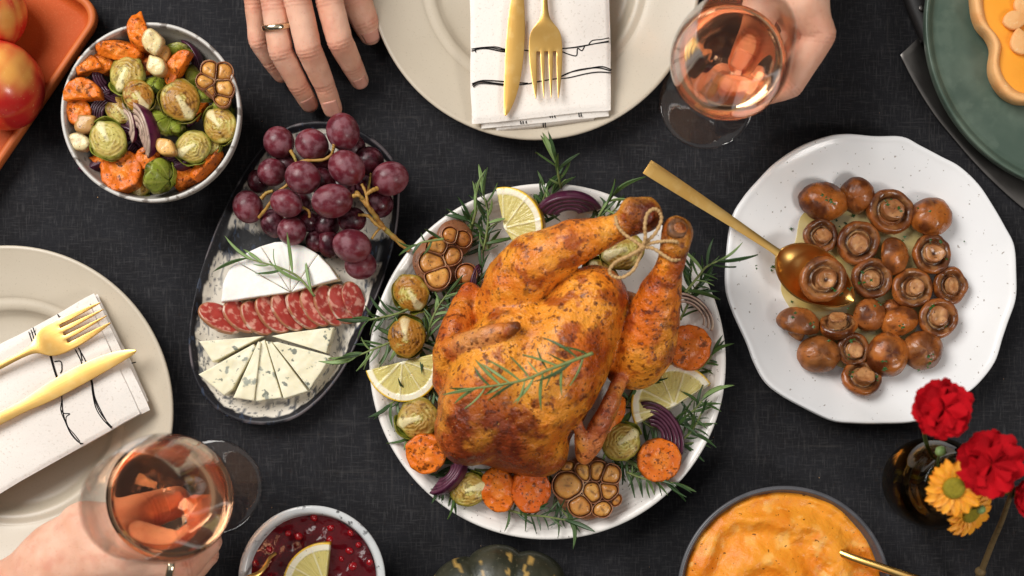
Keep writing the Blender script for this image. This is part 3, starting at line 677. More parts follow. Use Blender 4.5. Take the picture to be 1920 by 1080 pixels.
def platter_oval():
    z = .017; px = [(585, 228), (640, 232), (690, 254), (730, 290), (747, 330), (748, 380), (742, 440), (725, 505), (700, 572), (670, 640), (640, 698), (600, 748), (552, 784), (498, 796), (440, 787), (394, 756), (365, 710), (354, 650), (358, 590), (371, 528), (392, 462), (422, 388), (460, 318), (500, 266), (540, 238)]
    out = cat_rom([P(x, y, z)[:2] for x, y in px], 260, True); c = out.mean(0); o = out - c
    t = thing('oval_platter', 'oval cream platter with black rim holding grapes, cheese and salami', 'platter', (c[0], c[1], 0))
    spec = [(.02, .0085), (.5, .0085), (.78, .0088), (.86, .0100), (.92, .0128), (.965, .0160), (.985, .0172), (1.0, .0168), (1.0, .0150), (.97, .0110), (.85, .002)]
    pts = prof(spec, 80) + [(.80, 0), (.02, 0)]
    R = [np.column_stack([o * f, np.full(len(o), zz)]) for f, zz in pts]
    V, F = rings_mesh(R)
    f = np.concatenate([np.full(len(o), q[0]) for q in pts] + [[0.], [0.]]); up = np.concatenate([np.full(len(o), 1. if i < 62 else 0.) for i in range(len(pts))] + [[0], [0]])
    up[-2] = 1
    p3 = np.column_stack([V[:, :2] * 120, np.zeros(len(V))]); nz = fbm(p3, 7, 4) - .5
    rim = sstep(.0066, .0054, (1 - f) / np.maximum(f, .05) * np.hypot(V[:, 0], V[:, 1]) + nz * .005)
    cols = mix(c8(224, 217, 204), c8(206, 197, 182), fbm(p3 * .3, 3, 3))
    dots = sstep(.66, .72, vnoise(np.column_stack([V[:, 0] * 620, V[:, 1] * 260, np.zeros(len(V))]), 5)) * sstep(.026, .010, (1 - f) / np.maximum(f, .05) * np.hypot(V[:, 0], V[:, 1]))
    cols = mix(cols, c8(52, 62, 78), dots * .85)
    # the dark brushed band across
    X = V[:, 0] + c[0]; Y = V[:, 1] + c[1]; A = P(375, 452, .009)[:2]; B = P(725, 470, .009)[:2]; dv = (B - A) / np.linalg.norm(B - A)
    dist = (X - A[0]) * -dv[1] + (Y - A[1]) * dv[0]
    band = sstep(.011, .0085, np.abs(dist + nz * .012))
    top = sstep(.45, .55, nz * .5 + .5 + (Y - P(600, 300, 0)[1]) * 6 - .15)
    cols = mix(cols, c8(27, 27, 30), band); cols = mix(cols, c8(30, 29, 33), rim)
    edge = sstep(.975, .99, f) * sstep(.48, .62, fbm(p3 * .5, 21, 3)); cols = mix(cols, c8(96, 88, 90), edge)
    cols = mix(c8(38, 34, 36), cols, up)
    part('plate_body', V, F, MT['platter'], t, cols, fix=True)
platter_oval()
def bowl(name, label, px, py, rpx, zr, matr, rimmat, wall=.004, floor=.02, foot=.5, bulge=.9):
    R = W(rpx, zr); t = thing(name, label, 'bowl', (*P(px, py, zr)[:2], 0))
    o = [(.001, .001), (R * foot * .9, .001), (R * foot, .002), (R * (foot + .08), .008), (R * (.5 * foot + .5) * bulge + R * .06, zr * .42), (R * .965, zr * .78), (R * .995, zr * .95)]
    inn = [(R - wall * 1.1, zr * .95), (R * .955 - wall, zr * .78), (R * (.5 * foot + .5) * bulge + R * .03, max(zr * .45, floor + .006)), (R * foot * 1.05, floor + .001), (.001, floor)]
    lip = [(R, zr - .0012), (R - wall * .2, zr - .0003), (R - wall * .55, zr), (R - wall * .9, zr - .0006)]
    q1 = prof(o, 36); q3 = prof(inn, 36)
    V, F = lathe(q1 + [lip[0]], 120, True, False); part('outer_wall', V, F, matr, t)
    V, F = lathe(prof([q1[-1]] + lip + [q3[0]], 14), 120, False, False); V[:, :2] *= 1.0003; part('rim', V, F, rimmat, t)
    V, F = lathe(q3, 120, False, True); part('inner_wall', V, F, matr, t)
    return t
# ------------------------------------------------------------------ food builders (all stand on their thing's Empty)
def rot_to(n, spin=0.0):
    """euler that turns local +z towards n"""
    q = Vector(n).normalized().to_track_quat('Z', 'Y'); return (q @ Euler((0, 0, spin)).to_quaternion()).to_euler()

def sprout(label, px, py, z, r, ang, tilt=(0, 0), seed=0, whole=False, brown=.5, group='roast sprouts'):
    """halved sprout, cut face up, stalk end towards local -y. ang: image direction (deg, counter clockwise from right) the stalk points to"""
    R = W(r, z) * .98; n = 60; a = np.linspace(0, 2 * np.pi, n, endpoint=False)
    rg = np.random.RandomState(seed)
    eg = 1 + .07 * np.cos(a - np.pi / 2) + .10 * np.exp(-((np.angle(np.exp(1j * (a + np.pi / 2)))) / .22) ** 2) + .05 * (fbm(np.column_stack([np.cos(a) * 2.2, np.sin(a) * 2.2, np.full(n, seed)]), seed, 2) - .5) * 2
    ox, oy = np.cos(a) * eg * .93, np.sin(a) * eg
    rings = []
    fs = np.linspace(1, .04, 24)
    # back dome (below)
    for p in np.linspace(.08, 1, 12):
        w = math.sin(p * np.pi / 2) ** .75; rings.append(np.column_stack([ox * w, oy * w, np.full(n, -.80 * math.cos(p * np.pi / 2))]))
    nb = len(rings)
    for f in fs: rings.append(np.column_stack([ox * f * .985, oy * f * .985, np.full(n, .05 + .30 * (1 - f * f))]))
    V, F = rings_mesh(rings); top = np.zeros(len(V)); top[nb * n:(nb + len(fs)) * n] = 1; top[-1] = 1
    fr = np.concatenate([np.ones(nb * n)] + [np.full(n, f) for f in fs] + [[1, 0]])
    x, y = V[:, 0], V[:, 1]
    nz = fbm(np.column_stack([x * 2.4, y * 2.4, np.full(len(V), seed * 3.1)]), seed, 3) - .5
    # nested leaf edges around the core
    q = np.sqrt((x * 1.1) ** 2 + ((y + .18) * (.9)) ** 2) + nz * .34 + .03 * np.sin(7 * np.arctan2(y, x) + seed)
    brk = sstep(.38, .62, fbm(np.column_stack([x * 3.5, y * 3.5, np.full(len(V), seed * 1.3 + 9)]), seed + 5, 3))
    lay = np.sin(q * 34) * (.25 + .75 * brk)
    stalk = sstep(.05, -.05, np.abs(x + .08 * nz) - (.10 + .20 * np.clip(-.05 - y, 0, 1)) * (y < .25)) * sstep(.42, .1, y)
    V[:, 2] += top * (lay * .022 * (1 - stalk) + nz * .10 + stalk * .03)
    # leaf lumps at the back
    th = np.arctan2(y, x); lump = np.abs(np.sin(1.5 * th + V[:, 2] * 4 + seed + 5 * nz)) ** .5
    back = 1 - top
    V[:, :2] *= (1 + back * (.05 * lump - .02) + back * nz * .25)[:, None]; V[:, 2] *= (1 + back * nz * .4)
    green = c8(116, 124, 40); dk = c8(66, 78, 22); pale = c8(214, 206, 140); br = c8(164, 104, 28); dbr = c8(84, 48, 14); cream = c8(232, 220, 172)
    cf = mix(mix(c8(206, 192, 116), c8(176, 160, 72), sstep(-.6, .8, lay)), br, np.clip(sstep(-.05, .2, nz + .3 * brown - .1 + .15 * (fr > .35)) * (brown * 1.2 + .12), 0, .95))
    cf = mix(cf, dbr, sstep(.35, 1, lay) * (.12 + .5 * brown) * (1 - stalk)); ch = sstep(.60, .72, fbm(V * 5 + seed, seed + 21, 3)); cf = mix(cf, c8(80, 42, 12), ch * (.4 + .6 * brown) * (1 - .6 * stalk)); cf = mix(cf, cream, stalk * (.85 - .3 * brown)); cf = mix(cf, mix(green, br, np.full(len(V), brown * .7)), sstep(.86, .97, fr) * .8)
    cb = mix(mix(green, dk, sstep(.3, .9, lump)), dbr, np.clip(sstep(0, .3, nz + .1) * brown, 0, 1)); cb = mix(cb, c8(196, 188, 112), sstep(.48, .7, fbm(V * 2.3 + seed, seed + 31, 3)) * .6); cb = mix(cb, c8(110, 84, 26), sstep(.55, .72, fbm(V * 3.1 + seed, seed + 37, 3)) * .5)
    cols = mix(cb, cf, top)
    t = thing('brussels_sprout', label, 'sprout', P(px, py, z), (math.radians(tilt[0]), math.radians(tilt[1]), math.radians(ang + 90)) if not whole else (math.radians(180 + 58 + tilt[0]), math.radians(tilt[1]), math.radians(ang + 90)), group)
    part('heart', V * R, F, MT['veg'], t, cols)
    # loose outer leaves
    for k in range(4 if whole else 2):
        a0 = rg.uniform(0, 6.28) if k else -1.5 + rg.uniform(-.4, .4); wdt = rg.uniform(.55, .95); m, l = 13, 9
        U, T = np.meshgrid(np.linspace(-1, 1, m), np.linspace(0, 1, l), indexing='ij'); U = U.ravel(); T = T.ravel()
        pol = np.pi * (.92 - .46 * T * (1 - .25 * U * U)) if not whole else np.pi * (.98 - .40 * T * (1 - .25 * U * U))
        az = a0 + U * wdt * (.35 + .65 * np.sin(np.clip(T, 0, 1) * np.pi * .6)); rr_ = 1.05 + .05 * T * T + .03 * np.sin(5 * U + seed + k) * T + (.03 * k)
        Q = np.column_stack([np.sin(pol) * np.cos(az) * .95, np.sin(pol) * np.sin(az) * 1.05, np.cos(pol) * .84]) * rr_[:, None] * R
        i = np.arange(m * l).reshape(m, l); Fq = np.stack([i[:-1, :-1].ravel(), i[1:, :-1].ravel(), i[1:, 1:].ravel(), i[:-1, 1:].ravel()], 1)
        vein = np.exp(-(U / .08) ** 2) * .5; cl = mix(mix(c8(132, 142, 48), c8(178, 176, 90), vein), dbr, np.clip(sstep(.75, 1, T) * brown * 1.0, 0, .9))
        o = part('leaf', Q, Fq, MT['veg'], t, cl); s = o.modifiers.new('s', 'SOLIDIFY'); s.thickness = .0005
    return t

def blob_outline(rx, ry, n=56, amp=.12, seed=0, power=2.0):
    a = np.linspace(0, 2 * np.pi, n, endpoint=False)
    r = (np.abs(np.cos(a)) ** power + np.abs(np.sin(a)) ** power) ** (-1 / power)
    r *= 1 + amp * 2 * (fbm(np.column_stack([np.cos(a) * 1.7, np.sin(a) * 1.7, np.full(n, seed * 1.7)]), seed, 3) - .5)
    return np.column_stack([np.cos(a) * r * rx, np.sin(a) * r * ry])
def carrot(label, px, py, z, rx, ry, ang, tilt=(0, 0), h=.011, seed=0, half=False, long=False, group='roast carrots', red=0.0):
    A, B = W(rx, z), W(ry, z)
    o = blob_outline(A, B, 60, .10, seed, 2.6 if long else 2.1)
    if half:
        a = np.linspace(-.12, np.pi + .12, 40); o = np.concatenate([np.column_stack([np.cos(a) * A, np.sin(a) * B * 1.3 - B * .45])]); o = densify(o, A * .09)
        o *= (1 + .05 * (fbm(np.column_stack([o * 90, np.full(len(o), seed)]), seed, 2) - .5) * 2)[:, None]
    V, F, f, tm = puck(o, h, min(h * .16, .0018), .0004, 12)
    nz = fbm(V * 170 + seed, seed, 3) - .5; V[:, 2] += (nz * .0040) * tm - h / 2; V[:, :2] *= (1 + nz * .10)[:, None]
    core = sstep(.50, .44, f) * tm; ring = np.exp(-((f - .47) / .05) ** 2) * tm
    cols = mix(c8(230, 126, 34), c8(214, 100, 20), fbm(V * 60, seed + 3, 3)); cols = mix(cols, c8(232, 140, 50), core * .5); cols = mix(cols, c8(190, 76, 20), ring * .4)
    ch = sstep(.86, 1, f) * sstep(.42, .7, fbm(V * 140, seed + 8, 3)); cols = mix(cols, c8(84, 38, 12), ch * .7)
    if red: cols = mix(cols, c8(184, 56, 16), np.full(len(V), red))
    t = thing('carrot_slice', label, 'carrot', P(px, py, z), (math.radians(tilt[0]), math.radians(tilt[1]), math.radians(ang)), group)
    part('flesh', V, F, MT['carrot'], t, cols, fix=True); return t
def clove(label, px, py, z, rx, ry, ang, col=(226, 206, 150), tilt=(0, 0), seed=0, h=.010, group='roast garlic cloves'):
    A, B = W(rx, z), W(ry, z); a = np.linspace(0, 2 * np.pi, 44, endpoint=False)
    o = np.column_stack([np.cos(a) * A * (1 - .22 * np.sin(a) ** 2 * (np.cos(a) < 0)), np.sin(a) * B * (1 - .55 * np.clip(np.cos(a), 0, 1) ** 1.5)]); o = o * (1 + .10 * (fbm(np.column_stack([np.cos(a) * 2, np.sin(a) * 2, np.full(44, seed)]), seed, 2) - .5) * 2)[:, None]
    V, F, f, tm = puck(o, h, h * .22, .0006, 8); nz = fbm(V * 150 + seed, seed, 3) - .5; V[:, 2] += nz * .0016 - h / 2
    cols = mix(c8(*col), c8(196, 150, 80), sstep(.45, .75, fbm(V * 110, seed, 3)) * .7); cols = mix(cols, c8(150, 92, 40), sstep(.82, 1, f) * .55)
    t = thing('garlic_clove', label, 'garlic', P(px, py, z), (math.radians(tilt[0]), math.radians(tilt[1]), math.radians(ang)), group)
    part('flesh', V, F, MT['garlic'], t, cols, fix=True)
def circ_pts(e):
    a = np.linspace(0, 2 * np.pi, 72, endpoint=False); d = np.column_stack([np.cos(a), np.sin(a)]); r = np.zeros(72)
    for x, y, rx, ry, an in e:   # reach of every clove in each direction
        q = math.sqrt(rx * ry); b = d @ np.array([x, y]); disc = b * b - (x * x + y * y - q * q); ok = disc > 0; r = np.where(ok, np.maximum(r, b + np.sqrt(np.maximum(disc, 0))), r)
    for _ in range(3): r = np.maximum(r, .92 * np.maximum(np.roll(r, 1), np.roll(r, -1)))
    for _ in range(2): r = .25 * np.roll(r, 1) + .5 * r + .25 * np.roll(r, -1)
    return d * r[:, None]
def power_cells(seeds, outline):
    cells = []
    for i, a in enumerate(seeds):
        poly = [np.array(p) for p in outline]
        for j, b in enumerate(seeds):
            if i == j: continue
            pa, pb = np.array(a[:2]), np.array(b[:2]); d = pb - pa; L2 = d @ d; ra, rb = a[2] * a[3], b[2] * b[3]
            t = .5 + .5 * (ra - rb) / L2; m = pa + d * min(max(t, .15), .85); out = []
            for q in range(len(poly)):
                p0, p1 = poly[q], poly[(q + 1) % len(poly)]; s0, s1 = (p0 - m) @ d, (p1 - m) @ d
                if s0 <= 0: out.append(p0)
                if s0 * s1 < 0: out.append(p0 + (p1 - p0) * (s0 / (s0 - s1)))
            poly = out
            if not poly: break
        cells.append(np.array(poly) if poly else None)
    return cells
def garlic_half(label, px, py, z, r, sectors, tilt=(0, 0), rot=0, seed=0, h=.014, group='roast garlic bulbs', tone=0.0, ells=None):
    """sectors: (a0, a1 in degrees, inner fraction, outer fraction)"""
    R = W(r, z); t = thing('garlic_bulb', label, 'garlic', P(px, py, z), (math.radians(tilt[0]), math.radians(tilt[1]), math.radians(rot)), group)
    sk = []
    if ells:
        e_ = np.array(ells); ol = circ_pts(e_)
        cells = power_cells(ells, ol)
    for k, sec in enumerate(ells or sectors):
        a0, a1, f0, f1 = (0, 1, 0, 1) if ells else sec
        A = np.radians(np.linspace(a0, a1, 15)); ins = np.column_stack([np.cos(A), np.sin(A)])
        poly = np.concatenate([ins * f1, ins[::-1] * f0]); c = poly.mean(0)
        for _ in range(3): poly = .25 * np.roll(poly, 1, 0) + .5 * poly + .25 * np.roll(poly, -1, 0)
        poly = cat_rom(poly, 44, True); poly = c + (poly - c) * 1.04
        if ells:
            poly = cells[k]
            if poly is None or len(poly) < 3: continue
            poly = densify(poly, .05); c = poly.mean(0)
            for _ in range(7): poly = .25 * np.roll(poly, 1, 0) + .5 * poly + .25 * np.roll(poly, -1, 0)
            lens = np.concatenate([[0], np.cumsum(np.linalg.norm(np.diff(np.vstack([poly, poly[:1]]), axis=0), axis=1))]); tt_ = np.linspace(0, lens[-1], 44, endpoint=False); pc = np.vstack([poly, poly[:1]]); poly = np.column_stack([np.interp(tt_, lens, pc[:, 0]), np.interp(tt_, lens, pc[:, 1])]); c = poly.mean(0); A = np.array([math.atan2(c[1], c[0])])
        o = poly * R; hh = h * (1 + .12 * math.sin(k * 2.3 + seed))
        V, F, f, tm = puck(c * R + (o - c * R) * .90, hh, .0022, .0010, 9, z0=-h)
        nz = fbm(V * 190 + seed + k, seed + k, 3) - .5; V[:, 2] += tm * nz * .0016
        cen = o.mean(0); ex = (V[:, :2] - cen); tang = np.array([-math.sin(A.mean()), math.cos(A.mean())]); rad = np.array([math.cos(A.mean()), math.sin(A.mean())])
        slot = np.exp(-((ex @ tang) / (R * .035)) ** 2 - ((ex @ rad) / (R * .10)) ** 2) * tm
        base = mix(c8(224, 172, 90), c8(196, 130, 56), fbm(V * 120, seed + k + 4, 3)); base = mix(base, c8(158, 86, 34), np.clip(np.full(len(V), tone + .2 * math.sin(k * 1.7)), 0, 1))
        cols = mix(base, c8(112, 64, 28), sstep(.78, .98, f) * .8); cols = mix(cols, c8(104, 66, 28), slot * .8)
        part('clove', V, F, MT['garlic'], t, cols, fix=True)
        # papery skin round the clove
        oo = c * R + (o - c * R) * 1.0; wv = fbm(np.column_stack([oo * 260, np.full(len(oo), k + seed)]), seed, 3) - .5
        tops = np.column_stack([c * R + (o - c * R) * 1.05, np.full(len(o), hh - h + .0004) + wv * .0022])
        rings = [np.column_stack([oo * .98, np.full(len(o), -h)]), np.column_stack([oo * 1.03, np.full(len(o), -h * .5)]), tops, np.column_stack([c * R + (o - c * R) * .985, tops[:, 2] - .0002]), np.column_stack([c * R + (o - c * R) * .93, np.full(len(o), -h * .6)])]
        Vs, Fs = rings_mesh(rings, False, False); sk.append((Vs, Fs))
    V, F = merge(*sk); cs = mix(c8(176, 122, 84), c8(110, 62, 40), fbm(V * 200, seed, 3)); cs = mix(cs, c8(206, 164, 124), sstep(.55, .75, fbm(V * 120, seed + 5, 3)) * .7)
    part('skin', V, F, MT['garlic'], t, cs)
    V, F = lathe([(R * .35, -h * 1.35), (R * .7, -h * 1.2), (R * .88, -h * .7), (R * .84, -h * .45), (R * .1, -h * .42)], 40); V[:, :2] *= (1 + .1 * (fbm(V * 90, seed, 2) - .5))[:, None]
    part('base', V, F, MT['garlic'], t, mix(c8(160, 108, 74), c8(112, 66, 42), fbm(V * 160, seed + 2, 3)))
    return t
def lemon(label, px, py, z, r, ang, span=180, h=.009, tilt=(0, 0), seed=0, squash=1.0, group='lemon slices', start=0):
    """sector of a lemon slice; px,py is the middle of the straight edge, ang the image direction (deg) its round side faces"""
    R = W(r, z); hs = math.radians(span) / 2
    a = np.linspace(-hs, hs, 90); arc = np.column_stack([np.cos(a), np.sin(a) * squash]) * R
    o = densify(np.vstack([arc, [[0, 0]]]) if span < 175 else arc, R * .03)
    V, F, f, tm = puck(o, h, .0012, 0, 30); V[:, 2] -= h / 2
    x, y = V[:, 0] / R, V[:, 1] / R / squash; rr_ = np.hypot(x, y); th = np.arctan2(y, x) + start
    nz = fbm(V * 160, seed, 3) - .5
    seg = 2 * np.pi / 9; m = np.abs((th / seg + .5) % 1 - .5) * seg * rr_
    mem = sstep(.030, .010, m + nz * .02); stri = fbm(np.column_stack([th * 42, rr_ * 5, np.full(len(V), seed)]), seed, 2)
    flesh = mix(c8(196, 178, 92), c8(222, 208, 136), stri); cols = mix(flesh, c8(232, 222, 178), mem * .8)
    cols = mix(cols, c8(238, 230, 200), sstep(.10, .06, rr_)); cols = mix(cols, c8(240, 232, 206), sstep(.80, .835, rr_ + nz * .03)); cols = mix(cols, c8(236, 190, 52), sstep(.945, .965, rr_))
    side = (1 - tm) * (rr_ > .93); cols = mix(cols, c8(230, 180, 40), side)
    V[:, 2] += tm * (mem * .0006 + (rr_ > .82) * .0005 + (stri - .5) * .0008 * (rr_ < .82))
    t = thing('lemon_slice', label, 'lemon', P(px, py, z), (math.radians(tilt[0]), math.radians(tilt[1]), math.radians(ang)), group)
    part('flesh', V, F, MT['lemon'], t, cols, fix=True); return t
def onion(label, px, py, z, r, ang, layers=5, wid=(-.9, .9), tilt=(0, 0), seed=0, squash=.8, dark=.5, pale=True, thin=.09, group='roast red onions', arc=(.18, .82), step=.15):
    """wedge of nested curved layers around local x; ang: image direction of the pole axis"""
    R = W(r, z); t = thing('onion_wedge', label, 'onion', P(px, py, z), (math.radians(tilt[0]), math.radians(tilt[1]), math.radians(ang)), group)
    for k in range(layers):
        rad = 1 - step * k; m, l = 22, 13
        lon = np.linspace(arc[0] * np.pi, arc[1] * np.pi, m); lat = np.linspace(wid[0], wid[1], l) * (1 - .04 * k)
        A, B = np.meshgrid(lon, lat, indexing='ij'); A = A.ravel(); B = B.ravel()
        def sh(q):
            rn = rad - q + .025 * (fbm(np.column_stack([A * 2, B * 2, np.full(len(A), seed + k)]), seed + k, 2) - .5)
            return np.column_stack([np.cos(A) * rn * 1.15, np.sin(A) * np.sin(B) * rn * squash, np.sin(A) * np.cos(B) * rn * squash]) * R
        O, I = sh(0), sh(thin); i = np.arange(m * l).reshape(m, l)
        Q = np.stack([i[:-1, :-1].ravel(), i[1:, :-1].ravel(), i[1:, 1:].ravel(), i[:-1, 1:].ravel()], 1); F = [tuple(q) for q in Q] + [tuple(q[::-1] + m * l) for q in Q]
        lp = list(i[:, 0]) + list(i[-1, 1:]) + list(i[::-1, -1][1:]) + list(i[0, ::-1][1:-1]); F += [(lp[j], lp[j] + m * l, lp[(j + 1) % len(lp)] + m * l, lp[(j + 1) % len(lp)]) for j in range(len(lp))]
        V = np.vstack([O, I]); nz = fbm(V * 150, seed + k, 3)
        pur = mix(c8(112, 34, 76), c8(58, 14, 40), nz); ed = np.concatenate([np.abs((B - wid[0]) / (wid[1] - wid[0]) * 2 - 1)] * 2)
        inner = np.concatenate([np.zeros(m * l), np.ones(m * l)])
        lt = mix(c8(214, 196, 166), c8(186, 150, 140), nz) if dark < .3 else mix(c8(160, 118, 128), c8(120, 70, 96), nz)
        tt = np.clip(inner * .85 + sstep(.9, 1, ed) * .8, 0, 1) * (1.0 if pale else .3) * (.45 if dark > .3 else 1); cols = mix(pur, lt, tt); cols = mix(cols, c8(46, 14, 32), np.clip(dark * (1 - .4 * inner) + .25 * (fbm(V * 90, seed + 30 + k, 3) - .5) * (dark > 0), 0, 1))
        part('layer', V, F, MT['onion'], t, cols, fix=True)
    return t

# ---- rosemary
def needle_mesh(name, bend, matr, side=0.0):
    n = 8; u = np.linspace(0, 1, n); w = np.sin(np.pi * np.clip(u * .93 + .06, 0, 1)) ** .7 * .085; V = []
    for k in range(n):
        z = bend * u[k] ** 2; y = side * u[k] ** 2; V += [(u[k], y - w[k], z + .012), (u[k], y - w[k] * .45, z + .03), (u[k], y, z), (u[k], y + w[k] * .45, z + .03), (u[k], y + w[k], z + .012), (u[k], y, z - .035)]
    F = []
    for k in range(n - 1):
        for j in range(6):
            a, b = k * 6 + j, k * 6 + (j + 1) % 6; F.append((a, b, b + 6, a + 6))
    F += [tuple(range(6)), tuple(range((n - 1) * 6 + 5, (n - 1) * 6 - 1, -1))]
    return mesh_data(name, np.array(V), F, matr)
NEED = {m: [needle_mesh('rosemary_needle', b, MT[m], sd) for b, sd in ((-.45, .2), (-.2, -.35), (.1, .3), (.3, -.15), (-.3, .0), (0, -.5))] for m in ('rosemary', 'rosemary_dark', 'rosemary_pale')}
def rosemary(label, pts, ln=40, nn=22, tone='rosemary', seed=0, spread=42, stem_r=.0011, pts_world=False, group='rosemary sprigs', flat=.5, start=.06, tipn=3):
    """pts: stem as (px,py,z)"""
    rg = random.Random(seed); p = np.array([P(*q) for q in pts]); org = p[0].copy(); q = cat_rom(p - org, 24)
    t = thing('rosemary_sprig', label, 'rosemary', org, group=group)
    V, F = tube(q, np.linspace(stem_r, stem_r * .55, 24), 7); part('stem', V, F, MT['rosemary_stem'], t)
    tones = {'rosemary': ['rosemary', 'rosemary', 'rosemary_dark', 'rosemary_pale'], 'rosemary_dark': ['rosemary_dark', 'rosemary', 'rosemary_dark'], 'rosemary_pale': ['rosemary_pale', 'rosemary_pale', 'rosemary']}[tone]
    nn = max(4, int(nn * .9))
    for k in range(nn):
        u = start + (1 - start) * (k / max(1, nn - 1)) ** .9; f = u * 23; i = min(int(f), 22); pos = q[i] + (q[i + 1] - q[i]) * (f - i); d = q[i + 1] - q[i]; d /= np.linalg.norm(d)
        tipk = k >= nn - tipn; side = 1 if k % 2 else -1; an = math.radians(rg.uniform(spread - 30, spread + 34)) * (rg.uniform(-.5, .5) if tipk else side)
        up = rg.uniform(-.25, .6) * flat
        s = np.cross([0, 0, 1.0], d); s /= np.linalg.norm(s) + 1e-9; v = d * math.cos(an) + s * math.sin(an); v = v + np.array([0, 0, up]); v /= np.linalg.norm(v)
        yv = np.cross([0, 0, 1.0], v); yv /= np.linalg.norm(yv); zv = np.cross(v, yv); roll = rg.uniform(-.8, .8)
        y2 = yv * math.cos(roll) + zv * math.sin(roll); z2 = np.cross(v, y2); L_ = W(ln * 1.12, pts[0][2]) * rg.uniform(.55, 1.25) * (1 - .35 * u * (not tipk)); wsc = L_ * rg.uniform(.8, 1.15) * 40 / ln
        M = Matrix(((v[0], y2[0], z2[0], pos[0]), (v[1], y2[1], z2[1], pos[1]), (v[2], y2[2], z2[2], pos[2]), (0, 0, 0, 1))) @ Matrix.Diagonal((L_, wsc, L_, 1))
        o = bpy.data.objects.new('needle', rg.choice(NEED[rg.choice(tones)])); COL.objects.link(o); o.parent = t; o.matrix_local = M
    return t

# ---- mushrooms
def mushroom(label, px, py, z, rx, ry=None, mode='gill', tilt=(0, 0), ang=0, seed=0, tone=0.0, pit=False, stem=1.0, hgt=1.0):
    ry = ry or rx; A, B = W(rx, z) * 1.09, W(ry, z) * 1.09; R = (A + B) / 2
    t = thing('mushroom', label, 'mushroom', P(px, py, z), (math.radians(tilt[0]), math.radians(tilt[1]), math.radians(ang)), 'fried mushrooms on the white plate')
    n = 56
    cp = [(.05, -.72), (.35, -.69), (.66, -.54), (.88, -.27), (.985, .0), (1.0, .12), (.965, .27), (.86, .36), (.74, .34), (.66, .26), (.60, .17), (.56, .18), (.50, .22), (.45, .16), (.36, .10), (.1, .08)]
    pr = prof(cp, 46); V, F = lathe(pr, n); sgn = 1 if mode == 'gill' else -1
    rn = np.hypot(V[:, 0], V[:, 1]); th = np.arctan2(V[:, 1], V[:, 0])
    nz = fbm(np.column_stack([np.cos(th) * 1.6, np.sin(th) * 1.6, V[:, 2] * 1.4 + seed * 2.7]), seed, 3) - .5; n2 = fbm(V * 4.5 + seed, seed + 2, 3) - .5
    V[:, :2] *= (1 + nz * .22)[:, None]; V[:, 2] += n2 * .12 * sstep(.30, .55, np.abs(V[:, 2] - .2) + rn * .4) 
    k = np.concatenate([np.repeat(np.arange(46), n), [0, 45]]) / 45.0
    wr_ = fbm(np.column_stack([np.cos(th) * 4.5, np.sin(th) * 4.5, np.full(len(V), seed) + k * 3]), seed + 70, 3) - .5; V[:, 2] += wr_ * .26 * np.exp(-((k - .60) / .10) ** 2); V[:, :2] *= (1 + wr_ * .16 * np.exp(-((k - .62) / .10) ** 2))[:, None]
    tn = .5 * math.sin(seed * 1.9); dome = mix(c8(166 + 24 * tn, 92 + 14 * tn, 36), c8(84, 38, 14), sstep(.38, .62, fbm(V * 1.6 + seed, seed + 50, 3))); dome = mix(dome, c8(176, 116, 64), sstep(.55, .9, nz + .55) * .5)
    rim = mix(c8(154, 106, 64), c8(92, 52, 26), sstep(.35, .62, fbm(V * 3.2 + seed, seed + 60, 3))); grv = c8(52, 26, 14)
    cols = mix(dome, rim, sstep(.42, .56, k)); cols = mix(cols, grv, np.exp(-((k - .72) / .06) ** 2) * .85); cols = mix(cols, c8(206, 170, 118), np.exp(-((k - .80) / .05) ** 2) * (.15 + .5 * abs(math.sin(seed * 2.3))) * sstep(.35, .6, fbm(np.column_stack([np.cos(th) * 2, np.sin(th) * 2, np.full(len(th), seed)]), seed + 40, 2))); cols = mix(cols, c8(70, 40, 22), sstep(.86, .92, k) * .6)
    cols = mix(cols, c8(62, 32, 18), np.full(len(V), max(tone, 0))); cols = mix(cols, c8(186, 120, 62), np.full(len(V), max(-tone, 0)))
    sc_ = np.array([A, B, R * .92 * hgt]); V = V * sc_; V[:, 2] *= sgn
    part('cap', V, F, MT['mushroom'], t, cols, fix=True)
    sp = prof([(.40, .08), (.40, .25), (.41, .40 * stem), (.40, .50 * stem), (.36, .56 * stem), (.26, .565 * stem), (.05, .54 * stem - (.14 if pit else 0))], 16); V, F = lathe(sp, 36)
    th = np.arctan2(V[:, 1], V[:, 0]); nz = fbm(V * 3 + seed, seed + 6, 3) - .5; V[:, :2] *= (1 + nz * .5)[:, None]; V[:, 2] += (fbm(V * 4 + seed, seed + 80, 2) - .5) * .12
    rr_ = np.hypot(V[:, 0], V[:, 1]); kk = np.concatenate([np.repeat(np.arange(16), 36), [0, 15]]) / 15
    cs = mix(c8(206, 152, 100), c8(166, 108, 62), sstep(.3, .7, fbm(V * 2.2 + seed, seed + 16, 3))); cs = mix(cs, c8(128, 74, 40), np.exp(-((kk - .60) / .16) ** 2) * .75); cs = mix(cs, c8(140, 86, 48), sstep(.5, .75, fbm(V * 6, seed + 26, 3)) * .6)
    if pit: cs = mix(cs, c8(64, 36, 24), sstep(.16, .05, rr_) * (kk > .7))
    rgm = np.random.RandomState(seed); V[:, 2] *= 1 + .25 * rgm.uniform(-1, 1) * V[:, 0] / .4; V[:, :2] = V[:, :2] * [rgm.uniform(.9, 1.25), rgm.uniform(.9, 1.2)] + [rgm.uniform(-.09, .09), rgm.uniform(-.09, .09)]
    V = V * sc_; V[:, 2] *= sgn; part('stem', V, F, MT['mushroom'], t, cs, fix=True)
    return t
